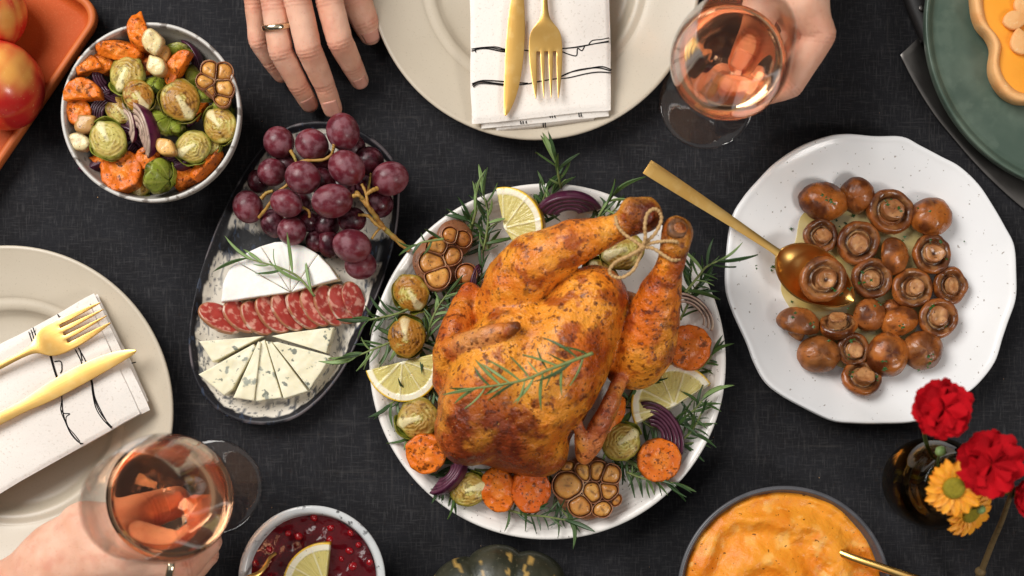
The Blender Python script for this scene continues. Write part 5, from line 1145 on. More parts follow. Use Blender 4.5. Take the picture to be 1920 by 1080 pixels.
# ------------------------------------------------------------------ mushrooms
MU = [
 ('plump brown mushroom cap at the upper left of the pile', 1544, 377, .026, 43, 34, 'cap', (0, 0), -15, .0, {}),
 ('small glossy mushroom cap at the top, second from the left', 1606, 367, .025, 30, 32, 'cap', (20, -30), 0, .1, {}),
 ('large gill side up mushroom at the top of the pile', 1666, 397, .024, 43, 39, 'gill', (0, 8), -20, .05, {}),
 ('wrinkled dark red mushroom cap at the upper right', 1746, 406, .026, 37, 35, 'cap', (-14, 0), 10, .15, {}),
 ('small dark gill side up mushroom just above the spoon', 1538, 443, .024, 30, 31, 'gill', (0, 0), 0, .35, {}),
 ('gill side up mushroom right of the small dark one above the spoon', 1607, 455, .025, 38, 37, 'gill', (4, 0), 30, .0, {}),
 ('orange brown mushroom lying on its side in the upper middle', 1677, 479, .026, 30, 33, 'cap', (10, 42), 20, -.1, {}),
 ('gill side up mushroom with a hole in its stem, right side', 1746, 477, .025, 33, 35, 'gill', (-6, 0), 0, .2, {'pit': True}),
 ('gill side up mushroom in the middle of the pile with parsley on its stem', 1633, 523, .025, 36, 35, 'gill', (0, 0), 0, .25, {}),
 ('pale gill side up mushroom right of the middle', 1709, 541, .025, 37, 34, 'gill', (0, 6), 15, -.05, {}),
 ('dark shrivelled mushroom at the far right of the pile', 1780, 536, .023, 31, 33, 'gill', (0, 8), 0, .35, {'stem': .8}),
 ('mushroom resting in the bowl of the gold spoon', 1542, 524, .033, 42, 39, 'gill', (0, 0), 40, -.1, {'pit': True}),
 ('mushroom cap with its stem pointing down, left below the spoon', 1497, 604, .026, 37, 28, 'cap', (-62, 0), -12, -.15, {'hgt': 1.15, 'stem': 1.5}),
 ('mushroom standing on its cap edge, stem up, below the spoon tip', 1571, 612, .026, 33, 27, 'gill', (-42, 0), 8, .0, {'stem': 1.7}),
 ('dark glossy mushroom cap right of the spoon tip', 1631, 591, .026, 30, 29, 'cap', (14, 12), 0, .1, {}),
 ('tiny mushroom cap peeking out in the middle right', 1673, 577, .022, 17, 15, 'cap', (0, 0), 0, .05, {}),
 ('tilted oval mushroom cap beneath the tiny one', 1686, 601, .026, 35, 26, 'cap', (-16, 0), 16, -.05, {}),
 ('gill side up mushroom at the lower right of the pile', 1758, 596, .025, 34, 35, 'gill', (0, 0), 0, .1, {}),
 ('oval orange brown cap at the lower left of the pile', 1536, 664, .026, 38, 32, 'cap', (0, 0), 0, -.3, {}),
 ('small gill side up mushroom between two caps at the bottom', 1598, 655, .023, 28, 29, 'gill', (0, 0), 0, .3, {}),
 ('round mushroom cap with parsley at the bottom middle', 1664, 664, .027, 37, 39, 'cap', (0, 0), 0, .0, {}),
 ('round mushroom cap at the bottom right with parsley at its edge', 1731, 656, .026, 34, 34, 'cap', (0, 0), 30, -.1, {}),
 ('lowest mushroom of the pile, thick stem pointing up', 1614, 710, .024, 36, 32, 'gill', (-20, 8), 0, .0, {'stem': 1.3})]
for k, (lb, px, py, z, rx, ry, md, ti, an, tone, kw) in enumerate(MU): mushroom(lb, px, py, z - (0 if 'spoon' in lb and 'bowl of' in lb else .006), rx, ry, md, ti, an, k + 1, tone, **kw)
def parsley():
    rg = random.Random(5); Vs, Fs = [], []
    def bit(px, py, z, s, lean=0.3):
        z = z + (-.0022 if z > .02 else 0); c = P(px, py, z); n = 9; a0 = rg.uniform(0, 6.3); v = [c + [0, 0, s * .25]]
        tx, ty = rg.uniform(-lean, lean), rg.uniform(-lean, lean)
        for i in range(n):
            a = a0 + i * 2 * math.pi / n; r = s * (1.0 if i % 2 else .5) * rg.uniform(.6, 1.15); q = np.array([math.cos(a) * r, math.sin(a) * r * .75, 0]); q[2] = q[0] * tx + q[1] * ty + rg.uniform(0, s * .2); v.append(c + q)
        b = len(Vs); Vs.extend(v); Fs.extend([(b, b + 1 + i, b + 1 + (i + 1) % n) for i in range(n)])
    top = [(1547, 372, .045), (1561, 380, .044), (1666, 380, .033), (1690, 394, .032), (1742, 402, .046), (1720, 395, .040), (1604, 396, .010), (1580, 420, .010), (1570, 412, .010), (1697, 448, .030), (1745, 450, .036), (1770, 490, .036), (1765, 456, .034), (1634, 520, .039), (1622, 510, .034), (1615, 534, .034), (1563, 540, .044), (1592, 541, .034), (1588, 574, .030), (1579, 548, .030), (1646, 573, .036), (1690, 612, .042), (1776, 610, .034), (1748, 575, .034), (1598, 642, .034), (1594, 668, .032), (1656, 674, .046), (1660, 688, .042), (1745, 668, .044), (1744, 685, .036), (1598, 700, .036), (1640, 712, .030), (1520, 610, .042), (1555, 640, .036), (1490, 590, .046), (1722, 690, .030)]
    for px, py, z in top:
        for _ in range(rg.randint(1, 4)): bit(px + rg.uniform(-6, 6), py + rg.uniform(-6, 6), z, W(rg.uniform(2.5, 5.5)))
    for px, py, z, s in [(1468, 382, .0125, 6), (1472, 378, .0125, 4), (1484, 429, .0108, 5.5), (1450, 500, .012, 6), (1447, 507, .012, 4), (1416, 498, .0145, 5), (1418, 503, .0145, 4), (1485, 566, .0105, 4), (1477, 683, .012, 2.5), (1516, 706, .011, 2), (1530, 738, .014, 4), (1808, 453, .014, 3), (1532, 333, .014, 2), (1693, 351, .012, 2), (1550, 711, .011, 2), (1462, 630, .012, 2), (1620, 385, .0105, 5), (1600, 405, .0105, 6)]: bit(px, py, z, W(s), .1)
    for _ in range(70):
        a, r = rg.uniform(0, 6.28), rg.uniform(60, 250); bit(1637 + r * math.cos(a), 524 + r * math.sin(a), .0100 + .0115 * max(0, (r - 150) / 110), W(rg.uniform(.8, 1.6)), .1)
    o = part('chopped_parsley', np.array(Vs), Fs, MT['parsley']); tag(o, 'chopped green parsley scattered over the mushrooms and their plate', 'parsley', kind='stuff')
parsley()
def serving_spoon(label, org, rows_px, parent_name='serving_spoon'): pass
def mushroom_spoon():
    t = thing('serving_spoon', 'long gold serving spoon lying across the mushroom plate', 'spoon', P(1456, 476, .025), (0, 0, heading(1456, 476, 1606, 572)), 'gold cutlery')
    k = W(1, .026); hb = []
    # y (px along axis from the neck), half width, z
    hand = [(-292, 14, .012), (-280, 14.5, .0125), (-220, 13, .0118), (-150, 10.5, .011), (-90, 8.5, .0095), (-40, 7, .0075), (-12, 6.5, .0065), (0, 7.5, .006)]
    fr = np.linspace(-1, 1, 13); rows = [np.column_stack([k * w * fr, np.full(13, k * y), z + .0004 * (1 - fr ** 2)]) for y, w, z in hand]
    L_ = 168
    for u in np.linspace(.03, 1, 22):
        hw = 51 * (np.sin(np.pi * (u ** .82)) ** .62 if u < 1 else 0); hw = max(hw, 7.5 * (1 - u) + .8); dep = .0105 * math.sin(math.pi * u ** .9) ** .8
        rows.append(np.column_stack([k * hw * fr, np.full(13, k * u * L_), .006 - .0005 * u - dep * (1 - fr ** 2) ** .9]))
    sheet('spoon_body', rows, lambda q: range(12), t, MT['gold'], .0014, 1)
mushroom_spoon()
# ------------------------------------------------------------------ vegetable bowl
bowl('vegetable_bowl', 'grey speckled bowl of roast vegetables beside the orange tray', 282, 210, 169, .062, MT['bowl_grey'], MT['bowl_rim'], .0028, .022, .5, .95)
G = 'roast carrots in the bowl'
carrot('half carrot slice standing at the top of the bowl behind pale garlic', 263, 64, .062, 38, 26, 112, (14, 10), seed=21, half=True, group=G)
carrot('long carrot stick under the top carrot slice in the bowl', 226, 95, .056, 44, 17, -10, (25, 0), seed=22, long=True, group=G)
carrot('reddish carrot piece beneath the lower pale garlic clove in the bowl', 274, 122, .050, 24, 20, 30, (0, 10), seed=23, group=G, red=.3)
carrot('carrot piece at the upper left inner wall of the bowl', 166, 124, .054, 24, 24, 20, (0, 10), seed=24, half=True, group=G)
carrot('small carrot piece left of the uppermost halved sprout in the bowl', 196, 120, .048, 22, 20, 0, (0, 0), seed=25, group=G)
carrot('pointed carrot piece right of the pale garlic in the bowl', 333, 127, .060, 38, 20, 58, (0, -10), seed=26, half=True, group=G)
carrot('thick carrot chunk at the left inner wall of the bowl', 156, 172, .058, 36, 28, 4, (0, 0), seed=27, half=True, group=G)
carrot('carrot chunk below the thick one at the left bowl wall', 149, 213, .052, 24, 26, 30, (0, 10), seed=28, group=G)
carrot('big round carrot slice at the bottom of the bowl', 229, 324, .052, 38, 40, 0, (-10, 6), seed=29, group=G)
carrot('long carrot strip at the lower right rim of the bowl', 388, 309, .046, 38, 11, 48, (-20, 0), seed=30, long=True, group=G)
carrot('carrot strip standing right of the green sprout at the bowl bottom', 338, 320, .044, 12, 32, -8, (0, 40), seed=31, long=True, group=G)
G = 'roast sprouts in the bowl'
sprout('halved sprout with torn green leaf in the upper middle of the bowl', 237, 140, .060, 37, -110, (-6, -10), 31, brown=.28, group=G)
sprout('golden brown halved sprout in the middle of the bowl', 260, 180, .064, 31, -60, (4, 6), 32, brown=.75, group=G)
sprout('large halved sprout with long white stalk right of the bowl middle', 339, 190, .062, 39, -58, (4, 6), 33, brown=.6, group=G)
sprout('pale halved sprout with broad white stalk left of the onion', 202, 260, .062, 37, 118, (0, -4), 34, brown=.15, group=G)
sprout('halved sprout at the right bowl wall under the garlic bulb', 412, 234, .056, 35, 130, (4, 8), 35, brown=.45, group=G)
sprout('halved sprout with cream face at the lower right of the bowl', 361, 276, .056, 33, -150, (-6, 4), 36, brown=.2, group=G)
sprout('bright green whole sprout at the bottom of the bowl', 294, 327, .054, 36, -30, (12, 10), 37, True, .12, group=G)
sprout('green sprout at the top of the bowl beside the pointed carrot', 336, 93, .052, 26, -90, (20, 10), 38, True, .15, group=G)
sprout('green leafy sprout right of the purple onion wedge', 300, 233, .052, 28, 30, (10, 0), 39, True, .15, group=G)
sprout('half hidden green sprout left of the large stalked one', 293, 166, .050, 24, 60, (0, 20), 40, True, .15, group=G)
sprout('dull green sprout between large halved sprout and garlic bulb', 385, 182, .048, 25, 80, (0, 0), 41, True, .2, group=G)
sprout('olive green sprout piece below the large stalked sprout', 331, 242, .048, 22, 40, (0, 0), 42, True, .3, group=G)
sprout('shadowed sprout behind the pointed carrot in the bowl', 365, 144, .044, 26, 0, (0, 0), 43, True, .3, group=G)
sprout('sprout squeezed between garlic bulb and right bowl wall', 416, 203, .046, 24, 0, (0, 0), 44, True, .25, group=G)
sprout('shadowed sprout deep in the bowl near its lower right wall', 372, 315, .036, 24, 0, (0, 0), 45, True, .35, group=G)
sprout('small halved sprout beneath the golden brown one', 226, 208, .050, 27, -40, (6, 10), 71, brown=.5, group=G)
sprout('halved sprout beside the lower right bowl wall', 392, 268, .047, 27, 60, (10, 20), 72, brown=.4, group=G)
sprout('halved sprout low in the bowl under the big carrot slice', 262, 348, .044, 25, -90, (-20, 0), 73, brown=.4, group=G)
sprout('yellow sprout half between large stalked sprout and onion wedge', 306, 206, .052, 25, 150, (0, 12), 74, brown=.3, group=G)
carrot('carrot piece between the purple onion and the green whole sprout', 278, 296, .049, 24, 20, 30, (10, 0), seed=75, group='roast carrots in the bowl')
carrot('carrot piece left of the big round carrot slice', 196, 306, .045, 24, 19, -40, (0, -20), seed=76, half=True, group='roast carrots in the bowl')
carrot('carrot piece at the right of the bowl bottom', 352, 336, .042, 26, 16, 30, (-20, 0), seed=77, half=True, group='roast carrots in the bowl')
carrot('carrot chip under the right garlic bulb', 372, 205, .050, 20, 17, 60, (0, 20), seed=78, half=True, group='roast carrots in the bowl')
G = 'roast garlic cloves in the bowl'
clove('upper pale garlic clove at the top of the bowl', 288, 80, .070, 26, 20, -75, seed=1, group=G, tilt=(0, 10))
clove('browned garlic clove tucked beneath the upper pale one', 306, 100, .062, 20, 15, -60, (196, 140, 70), seed=2, group=G)
clove('lower pale garlic clove under the upper one', 295, 125, .068, 22, 18, 120, seed=3, group=G)
clove('pale garlic clove at the left bowl wall near the bottom', 150, 267, .054, 25, 18, 160, (220, 204, 156), seed=4, group=G)
clove('browned garlic clove above the pale one at the left wall', 163, 234, .058, 22, 19, 35, (178, 132, 80), seed=5, group=G)
clove('golden garlic clove below the purple onion wedge', 313, 278, .062, 22, 16, -35, (228, 178, 104), seed=6, group=G)
garlic_half('halved garlic bulb leaning on the right rim of the bowl', 408, 152, .066, 37, None, rot=0, seed=9, tone=.0, h=.012, tilt=(0, 10), ells=[(-0.40, 0.60, 0.38, 0.52, 10), (0.30, 0.55, 0.40, 0.56, -10), (-0.70, -0.05, 0.36, 0.42, 10), (0.37, -0.35, 0.56, 0.38, 5), (0.25, -0.95, 0.46, 0.28, 5), (-0.39, -0.50, 0.14, 0.14, 0)])
G = 'roast red onions in the bowl'
onion('crescent shaped purple and white onion wedge in the bowl middle', 258, 246, .062, 48, -72, 4, (0, .95), (-40, 0), 11, .85, .0, True, thin=.21, group=G, arc=(.03, .97), step=.22)
onion('pale inner onion layer left of the purple wedge', 236, 232, .058, 34, -76, 2, (0, .7), (-50, 0), 12, .7, .0, True, thin=.26, group=G, arc=(.04, .96), step=.28)
onion('black ribbed onion piece left of the bowl middle', 204, 210, .050, 40, 60, 6, (0, 1.2), (-62, 0), 13, .8, .8, True, thin=.10, group=G, step=.12)
onion('dark onion piece at the lower left of the bowl', 180, 296, .044, 36, 200, 4, (0, 1.2), (-40, 0), 14, .8, .65, True, group=G, thin=.15, step=.16)
onion('dark onion piece between the lower sprouts', 262, 292, .040, 34, 60, 4, (0, 1.2), (-40, 0), 15, .8, .65, True, group=G, thin=.15, step=.16)

for k, (lb, px, py, r, an, dk) in enumerate([('dark onion scrap under the golden brown sprout', 290, 215, 34, 10, .8), ('dark onion scrap beside the torn leaf sprout', 215, 165, 30, 140, .8), ('dark onion scrap near the right bowl wall below the bulb', 385, 215, 30, 60, .75), ('dark onion scrap under the cream faced sprout', 330, 290, 32, 200, .8), ('dark onion scrap left of the purple wedge', 232, 225, 30, 250, .8), ('dark onion scrap under the upper right green sprout', 350, 115, 28, 300, .8), ('dark onion scrap at the lower right bowl wall', 395, 272, 26, 120, .8), ('dark onion scrap above the big round carrot slice', 245, 275, 34, 330, .8), ('dark onion scrap behind the green whole sprout', 325, 320, 30, 30, .8), ('dark onion scrap beside the left carrot chunks', 185, 225, 30, 190, .8), ('dark onion scrap under the upper left carrots', 205, 140, 30, 100, .8), ('dark onion scrap under the large stalked sprout', 318, 150, 30, 220, .8)]):
    onion(lb + ' in the bowl', px, py, .046, r * 1.3, an, 4, (0, 1.2), (-46, 0), 50 + k, .85, dk, True, group=G, thin=.15, step=.16)

# ------------------------------------------------------------------ cranberry bowl, mash bowl, squash
bowl('sauce_bowl', 'white speckled bowl of dark red cranberry sauce at the bottom edge', 584, 1086, 138, .050, MT['bowl_white'], MT['bowl_white'], .0058, .012, .5, .95)
def field_disc(R, fn, nr=40, n=120):
    a = np.linspace(0, 2 * np.pi, n, endpoint=False); rg = []
    for f in np.linspace(1, .02, nr): rg.append(np.column_stack([np.cos(a) * R * f, np.sin(a) * R * f, np.zeros(n)]))
    V, F = rings_mesh(rg, False, True); V[:, 2] = fn(V[:, 0], V[:, 1]); return V, F
def sauce():
    z = .041; c = P(584, 1086, z); R = W(121, z); t = thing('cranberry_sauce', 'glossy dark red cranberry sauce in the white bowl', 'sauce', c)
    V, F = field_disc(R, lambda x, y: (fbm(np.column_stack([x * 70, y * 70, 0 * x]), 3, 4) - .5) * .006 + .002 * np.clip(np.hypot(x, y) / R - .9, 0, 1) * 10 * -.2)
    part('sauce_surface', V, F, MT['sauce'], t)
    me = mesh_data('berry', SPH[0] * (1 + .12 * (fbm(SPH[0] * 1.5, 2, 2) - .5))[:, None], SPH[1], MT['berry']); rg = random.Random(3)
    for px, py, r in [(588, 970, 8), (560, 1006, 8), (618, 1012, 8), (620, 990, 7), (657, 1000, 7), (655, 1033, 7), (662, 1062, 9), (692, 1055, 9), (540, 1000, 7), (505, 1030, 7), (480, 1055, 8), (600, 1030, 7), (640, 1048, 6), (530, 975, 7), (672, 1022, 6)]:
        rr_ = W(r, z); inst('berry', me, t, P(px, py, z) - c + [0, 0, -rr_ * .15], (rg.random() * 3, rg.random() * 3, rg.random() * 3), (rr_, rr_ * rg.uniform(.8, 1.2), rr_ * rg.uniform(.7, .9)))
sauce()
lemon('lemon wedge lying on the cranberry sauce', 612, 1096, .0475, 80, 128, 88, h=.008, seed=8, group='lemon slices', start=.3, tilt=(0, 0))
def small_spoon():
    org = P(455, 1088, .052); t = thing('sauce_spoon', 'thin gold spoon dipping into the cranberry sauce', 'spoon', org, group='gold cutlery')
    q = cat_rom([P(*a) - org for a in [(440, 1110, .056), (462, 1086, .054), (484, 1076, .051), (497, 1062, .048), (506, 1046, .045), (518, 1037, .042)]], 26); V, F = tube(q, np.linspace(.0026, .0011, 26), 9, flat=.5); part('handle', V, F, MT['gold'], t)
small_spoon()
bowl('mash_bowl', 'dark grey bowl heaped with orange squash mash, bottom right', 1471, 1112, 201, .048, MT['bowl_dark'], MT['bowl_dark'], .0034, .012, .55, .97)
def mash():
    z = .046; c = P(1471, 1112, z); R = W(193, z); t = thing('squash_mash', 'swirled orange squash mash in the dark bowl', 'mash', c)
    def fn(x, y):
        r = np.hypot(x, y) / R; a = np.arctan2(y, x); nz = fbm(np.column_stack([x * 45, y * 45, 0 * x]), 4, 4) - .5; n2 = fbm(np.column_stack([x * 120, y * 120, 0 * x]), 14, 3) - .5
        sw = np.sin(r * 15 - a * 2.0 + nz * 5.0); return -.004 * sstep(.93, 1.0, r) + .0034 * sw * sstep(1, .8, r) + .009 * (1 - r * r) * .7 + nz * .007 + n2 * .0022 - .003
    V, F = field_disc(R, fn, 90, 260); k = fbm(np.column_stack([np.cos(np.arctan2(V[:, 1], V[:, 0])) * 4, np.sin(np.arctan2(V[:, 1], V[:, 0])) * 4, np.zeros(len(V))]), 5, 4) - .5
    V[:, :2] *= (1 + .045 * k * sstep(.7, 1, np.hypot(V[:, 0], V[:, 1]) / R))[:, None]
    cols = mix(c8(234, 152, 46), c8(222, 126, 26), sstep(.35, .7, fbm(V * 50, 6, 4))); cols = mix(cols, c8(240, 190, 104), sstep(.6, .75, fbm(V * 80, 16, 4)) * .6)
    part('mash_surface', V, F, MT['mash'], t, cols)
mash()
def mash_spoon():
    org = P(1600, 1046, .056); t = thing('mash_spoon', 'gold handled spoon stuck in the orange mash', 'spoon', org)
    q = cat_rom([P(*a) - org for a in [(1570, 1034, .046), (1602, 1047, .053), (1650, 1063, .060), (1700, 1080, .066), (1780, 1108, .074), (1850, 1132, .078)]], 26); V, F = tube(q, np.concatenate([np.linspace(.0032, .0030, 12), np.linspace(.0030, .0042, 14)]), 12, flat=.7); part('handle', V, F, MT['gold'], t)
mash_spoon()
def squash():
    z = .04; c = P(942, 1204, z) * [1, 1, 0]; R = W(182, z); t = thing('squash', 'dark green ribbed squash with yellow spots at the bottom edge', 'squash', c)
    n, m = 200, 60; a = np.linspace(0, 2 * np.pi, n, endpoint=False); rg = []
    for p in np.linspace(.04, np.pi - .04, m):
        rib = 1 - .075 * (1 - np.abs(np.cos(a * 5.5 + .3)) ** .6) ; sh = math.sin(p) ** .72
        zz = math.cos(p) * .46 - .16 * math.exp(-(p / .4) ** 2); rg.append(np.column_stack([np.cos(a) * sh * rib, np.sin(a) * sh * rib, np.full(n, zz)]) * R)
    V, F = rings_mesh(rg); nz = fbm(V * 90, 5, 3); V *= (1 + .02 * (fbm(V * 40, 8, 3) - .5))[:, None]
    cols = mix(c8(40, 42, 30), c8(62, 60, 46), sstep(.35, .7, nz)); th = np.arctan2(V[:, 1], V[:, 0]); rr_ = np.hypot(V[:, 0], V[:, 1]) / R
    groove = np.abs(np.cos(th * 5.5 + .3)); rgd = np.random.RandomState(4); sp = np.zeros(len(V))
    for k in range(11):
        a0 = (k * np.pi - .3 + np.pi / 2) / 5.5
        for q in range(9):
            da = a0 + rgd.choice([-.13, .13]) + rgd.uniform(-.04, .04); r0 = rgd.uniform(.55, .99); w_ = rgd.uniform(.013, .024); h_ = rgd.uniform(.016, .045)
            dd = np.angle(np.exp(1j * (th - da))) * rr_; sp = np.maximum(sp, np.where(V[:, 2] > -.2 * R, np.exp(-(dd / w_) ** 4 - ((rr_ - r0) / h_) ** 4), 0))
    cols = mix(cols, c8(168, 136, 74), sstep(.4, .65, sp + (nz - .5) * .5))
    part('skin', V + [0, 0, .46 * R], F, MT['squash'], t, cols)
    V, F = tube(cat_rom([(0, 0, R * .72), (.002, 0, R * .85), (.008, .003, R * .98)], 8), np.linspace(.008, .006, 8), 9); part('stalk', V, F, MT['twig'], t)
squash()

# ------------------------------------------------------------------ vase and flowers
def vase():
    c = P(1763, 908, .045); t = thing('flower_vase', 'small dark amber glass vase of red and yellow flowers', 'vase', (c[0], c[1], 0)); R = W(87, .045)
    o = [(.001, .0005), (R * .7, .0005), (R * .93, .006), (R, .025), (R * .99, .045), (R * .86, .060), (R * .70, .069), (R * .66, .076), (R * .70, .082)]
    i = [(R * .65, .0825), (R * .61, .076), (R * .645, .0685), (R * .80, .0585), (R * .925, .044), (R * .935, .025), (R * .86, .008), (R * .6, .005), (.001, .005)]
    V, F = lathe(prof(o, 50) + prof(i, 50), 80); part('glass_body', V, F, MT['vase_glass'], t, fix=True)
    lv = .05; wq = [(.001, .0048), (R * .6, .0048), (R * .865, .0078), (R * .94, .025), (R * .93, .044), (R * .88, lv), (R * .5, lv), (.001, lv)]
    V, F = lathe(prof(wq[:6], 24) + wq[6:], 80); part('water', V, F, MT['water'], t, fix=True)
vase()
VB = P(1763, 908, .045)
def stalk(t, org, a, b, r=.0016, matr='stalk', mid=None):
    q = cat_rom([np.array(a) - org, (mid if mid is not None else (np.array(a) + b) / 2) - org, np.array(b) - org], 20); V, F = tube(q, r, 8); part('stalk', V, F, MT[matr], t)
def carnation(label, px, py, z, rpx, seed, base=None, nn=(4, 4, 5, 7)):
    c = P(px, py, z); R = W(rpx, z); org = c; t = thing('carnation', label, 'flower', c, group='red carnations'); rg = np.random.RandomState(seed)
    for ly, cnt in enumerate(nn):
        elev = (1.2, .72, .35, .08)[ly]; ln = (.62, .80, .95, 1.02)[ly]
        for k in range(cnt):
            a0 = 2 * np.pi * (k + rg.uniform(-.2, .2)) / cnt + ly * .4; m, l = 21, 10; U, T = np.meshgrid(np.linspace(-1, 1, m), np.linspace(0, 1, l), indexing='ij'); U = U.ravel(); T = T.ravel()
            wd_ = rg.uniform(.75, 1.0); fr = rg.uniform(2.8, 4.6); ph = rg.uniform(0, 6); e = elev + rg.uniform(-.15, .15)
            rad = T * ln * (1 - .10 * U ** 2 + .05 * np.sin(U * fr * 2 + ph) + .025 * np.sin(U * 23 + ph)); curl = T ** 1.5
            az = a0 + U * wd_ * (.25 + .75 * T); ruff = .19 * T ** 2 * np.sin(U * fr + ph) + .05 * T ** 3 * np.sin(U * fr * 2.3 + ph * 2)
            ee = e - curl * .55; hz = rad * np.sin(e * (1 - .5 * T)) * .75 + ruff * .8; hr = rad * np.cos(np.clip(ee, -.3, 1.5)) * .95 + ruff * .25 * np.sin(e)
            V = np.column_stack([np.cos(az) * (hr + .03), np.sin(az) * (hr + .03), hz - .25 + .06 * (3 - ly)]) * R; i = np.arange(m * l).reshape(m, l)
            F = np.stack([i[:-1, :-1].ravel(), i[1:, :-1].ravel(), i[1:, 1:].ravel(), i[:-1, 1:].ravel()], 1); part('petal', V, F, MT['carnation'], t)
    V, F = lathe([(.003, -.036), (.006, -.027), (.007, -.018), (.006, -.013)], 16); part('calyx', V, F, MT['stalk'], t)
    if base is not None: stalk(t, org, c + [0, 0, -.025], base, mid=(c + [0, 0, -.06]) * .6 + np.array(base) * .4)
carnation('red carnation at the top of the vase, overlapping the mushroom plate', 1772, 767, .165, 60, 1, VB * [1, 1, 0] + [.008, .01, .012])
carnation('large red carnation at the right, behind the yellow daisies', 1862, 870, .160, 66, 2, VB * [1, 1, 0] + [-.01, 0, .012])
carnation('red carnation cut by the right edge of the picture', 1948, 935, .150, 44, 3, VB * [1, 1, 0] + [-.012, .004, .014])
def daisy(label, px, py, z, rpx, seed, tilt, base, cr=.36):
    c = P(px, py, z); R = W(rpx, z); t = thing('daisy', label, 'flower', c, tilt, 'yellow daisies'); rg = np.random.RandomState(seed)
    for lay in range(2):
        cnt = 15
        for k in range(cnt):
            a0 = 2 * np.pi * (k + .5 * lay + rg.uniform(-.12, .12)) / cnt; ln = rg.uniform(.88, 1.04) * (1 - .06 * lay); m, l = 7, 9; U, T = np.meshgrid(np.linspace(-1, 1, m), np.linspace(0, 1, l), indexing='ij'); U = U.ravel(); T = T.ravel()
            w = .155 * np.sin(np.pi * (.22 + .74 * T)) ** .6 * (T < 1) + .015; r_ = .22 + (ln - .22) * T; tx = r_; ty = U * w; tz = .05 * (1 - U * U) * -1 + .10 * np.sin(T * 2.4) - .05 * lay - .06 * T * T + rg.uniform(-.03, .03) * T
            V = np.column_stack([tx * np.cos(a0) - ty * np.sin(a0), tx * np.sin(a0) + ty * np.cos(a0), tz]) * R; i = np.arange(m * l).reshape(m, l)
            part('petal', V, np.stack([i[:-1, :-1].ravel(), i[1:, :-1].ravel(), i[1:, 1:].ravel(), i[:-1, 1:].ravel()], 1), MT['daisy'], t)
    V, F = lathe([(cr * 1.0, -.06), (cr * 1.03, .06), (cr * .9, .13), (cr * .55, .15), (cr * .1, .12)], 28); part('centre', V * R, F, MT['daisy_centre'], t)
    st = thing; Minv = Euler(tilt).to_matrix().inverted(); b = Minv @ (Vector(base) - Vector(c))
    q = cat_rom([np.array((0, 0, -.05 * R)), np.array((0, 0, -.035)) * .6 + np.array(b) * .3, np.array(b)], 18); V, F = tube(q, .0013, 8); part('stalk', V, F, MT['stalk'], t)
daisy('yellow daisy facing up over the mouth of the vase', 1788, 915, .150, 56, 1, (.12, -.12, .2), tuple(VB * [1, 1, 0] + [0, -.008, .012]))
daisy('lower yellow daisy tilted behind the upper one', 1820, 960, .132, 58, 2, (.62, .25, .5), tuple(VB * [1, 1, 0] + [.004, .008, .012]))
def bud(label, px, py, z, r, matr, base):
    c = P(px, py, z); t = thing('flower_bud', label, 'flower bud', c); V, F = lathe([(.1, -1.2), (.6, -.8), (.95, 0), (.7, .8), (.15, 1.15)], 18); part('bud', V * W(r, z), F, MT[matr], t, rot=(.5, -.8, 0)); stalk(t, c, c + [0, 0, -.002], base, .001)
bud('small green bud between the carnations and the vase rim', 1764, 846, .115, 11, 'rosemary_pale', VB * [1, 1, 0] + [.004, .002, .02])
bud('small pale bud on the lower yellow daisy', 1840, 955, .142, 9, 'rosemary_pale', VB * [1, 1, 0] + [.01, -.004, .02])
def twig():
    a = P(1893, 935, .115); t = thing('twig', 'thin brown flower stalk slanting down at the bottom right corner', 'twig', a)
    q = cat_rom([P(*p) - a for p in [(1900, 915, .125), (1893, 935, .115), (1878, 978, .09), (1862, 1015, .065), (1838, 1075, .035), (1815, 1120, .006)]], 30); V, F = tube(q, np.linspace(.0014, .0026, 30), 9); part('bark', V, F, MT['twig'], t)
    V, F = lathe([(.2, -1), (.9, -.4), (1, .2), (.4, 1)], 10); part('leaf_node', V * .0042, F, MT['twig'], t, loc=P(1838, 1072, .038) - a)
twig()

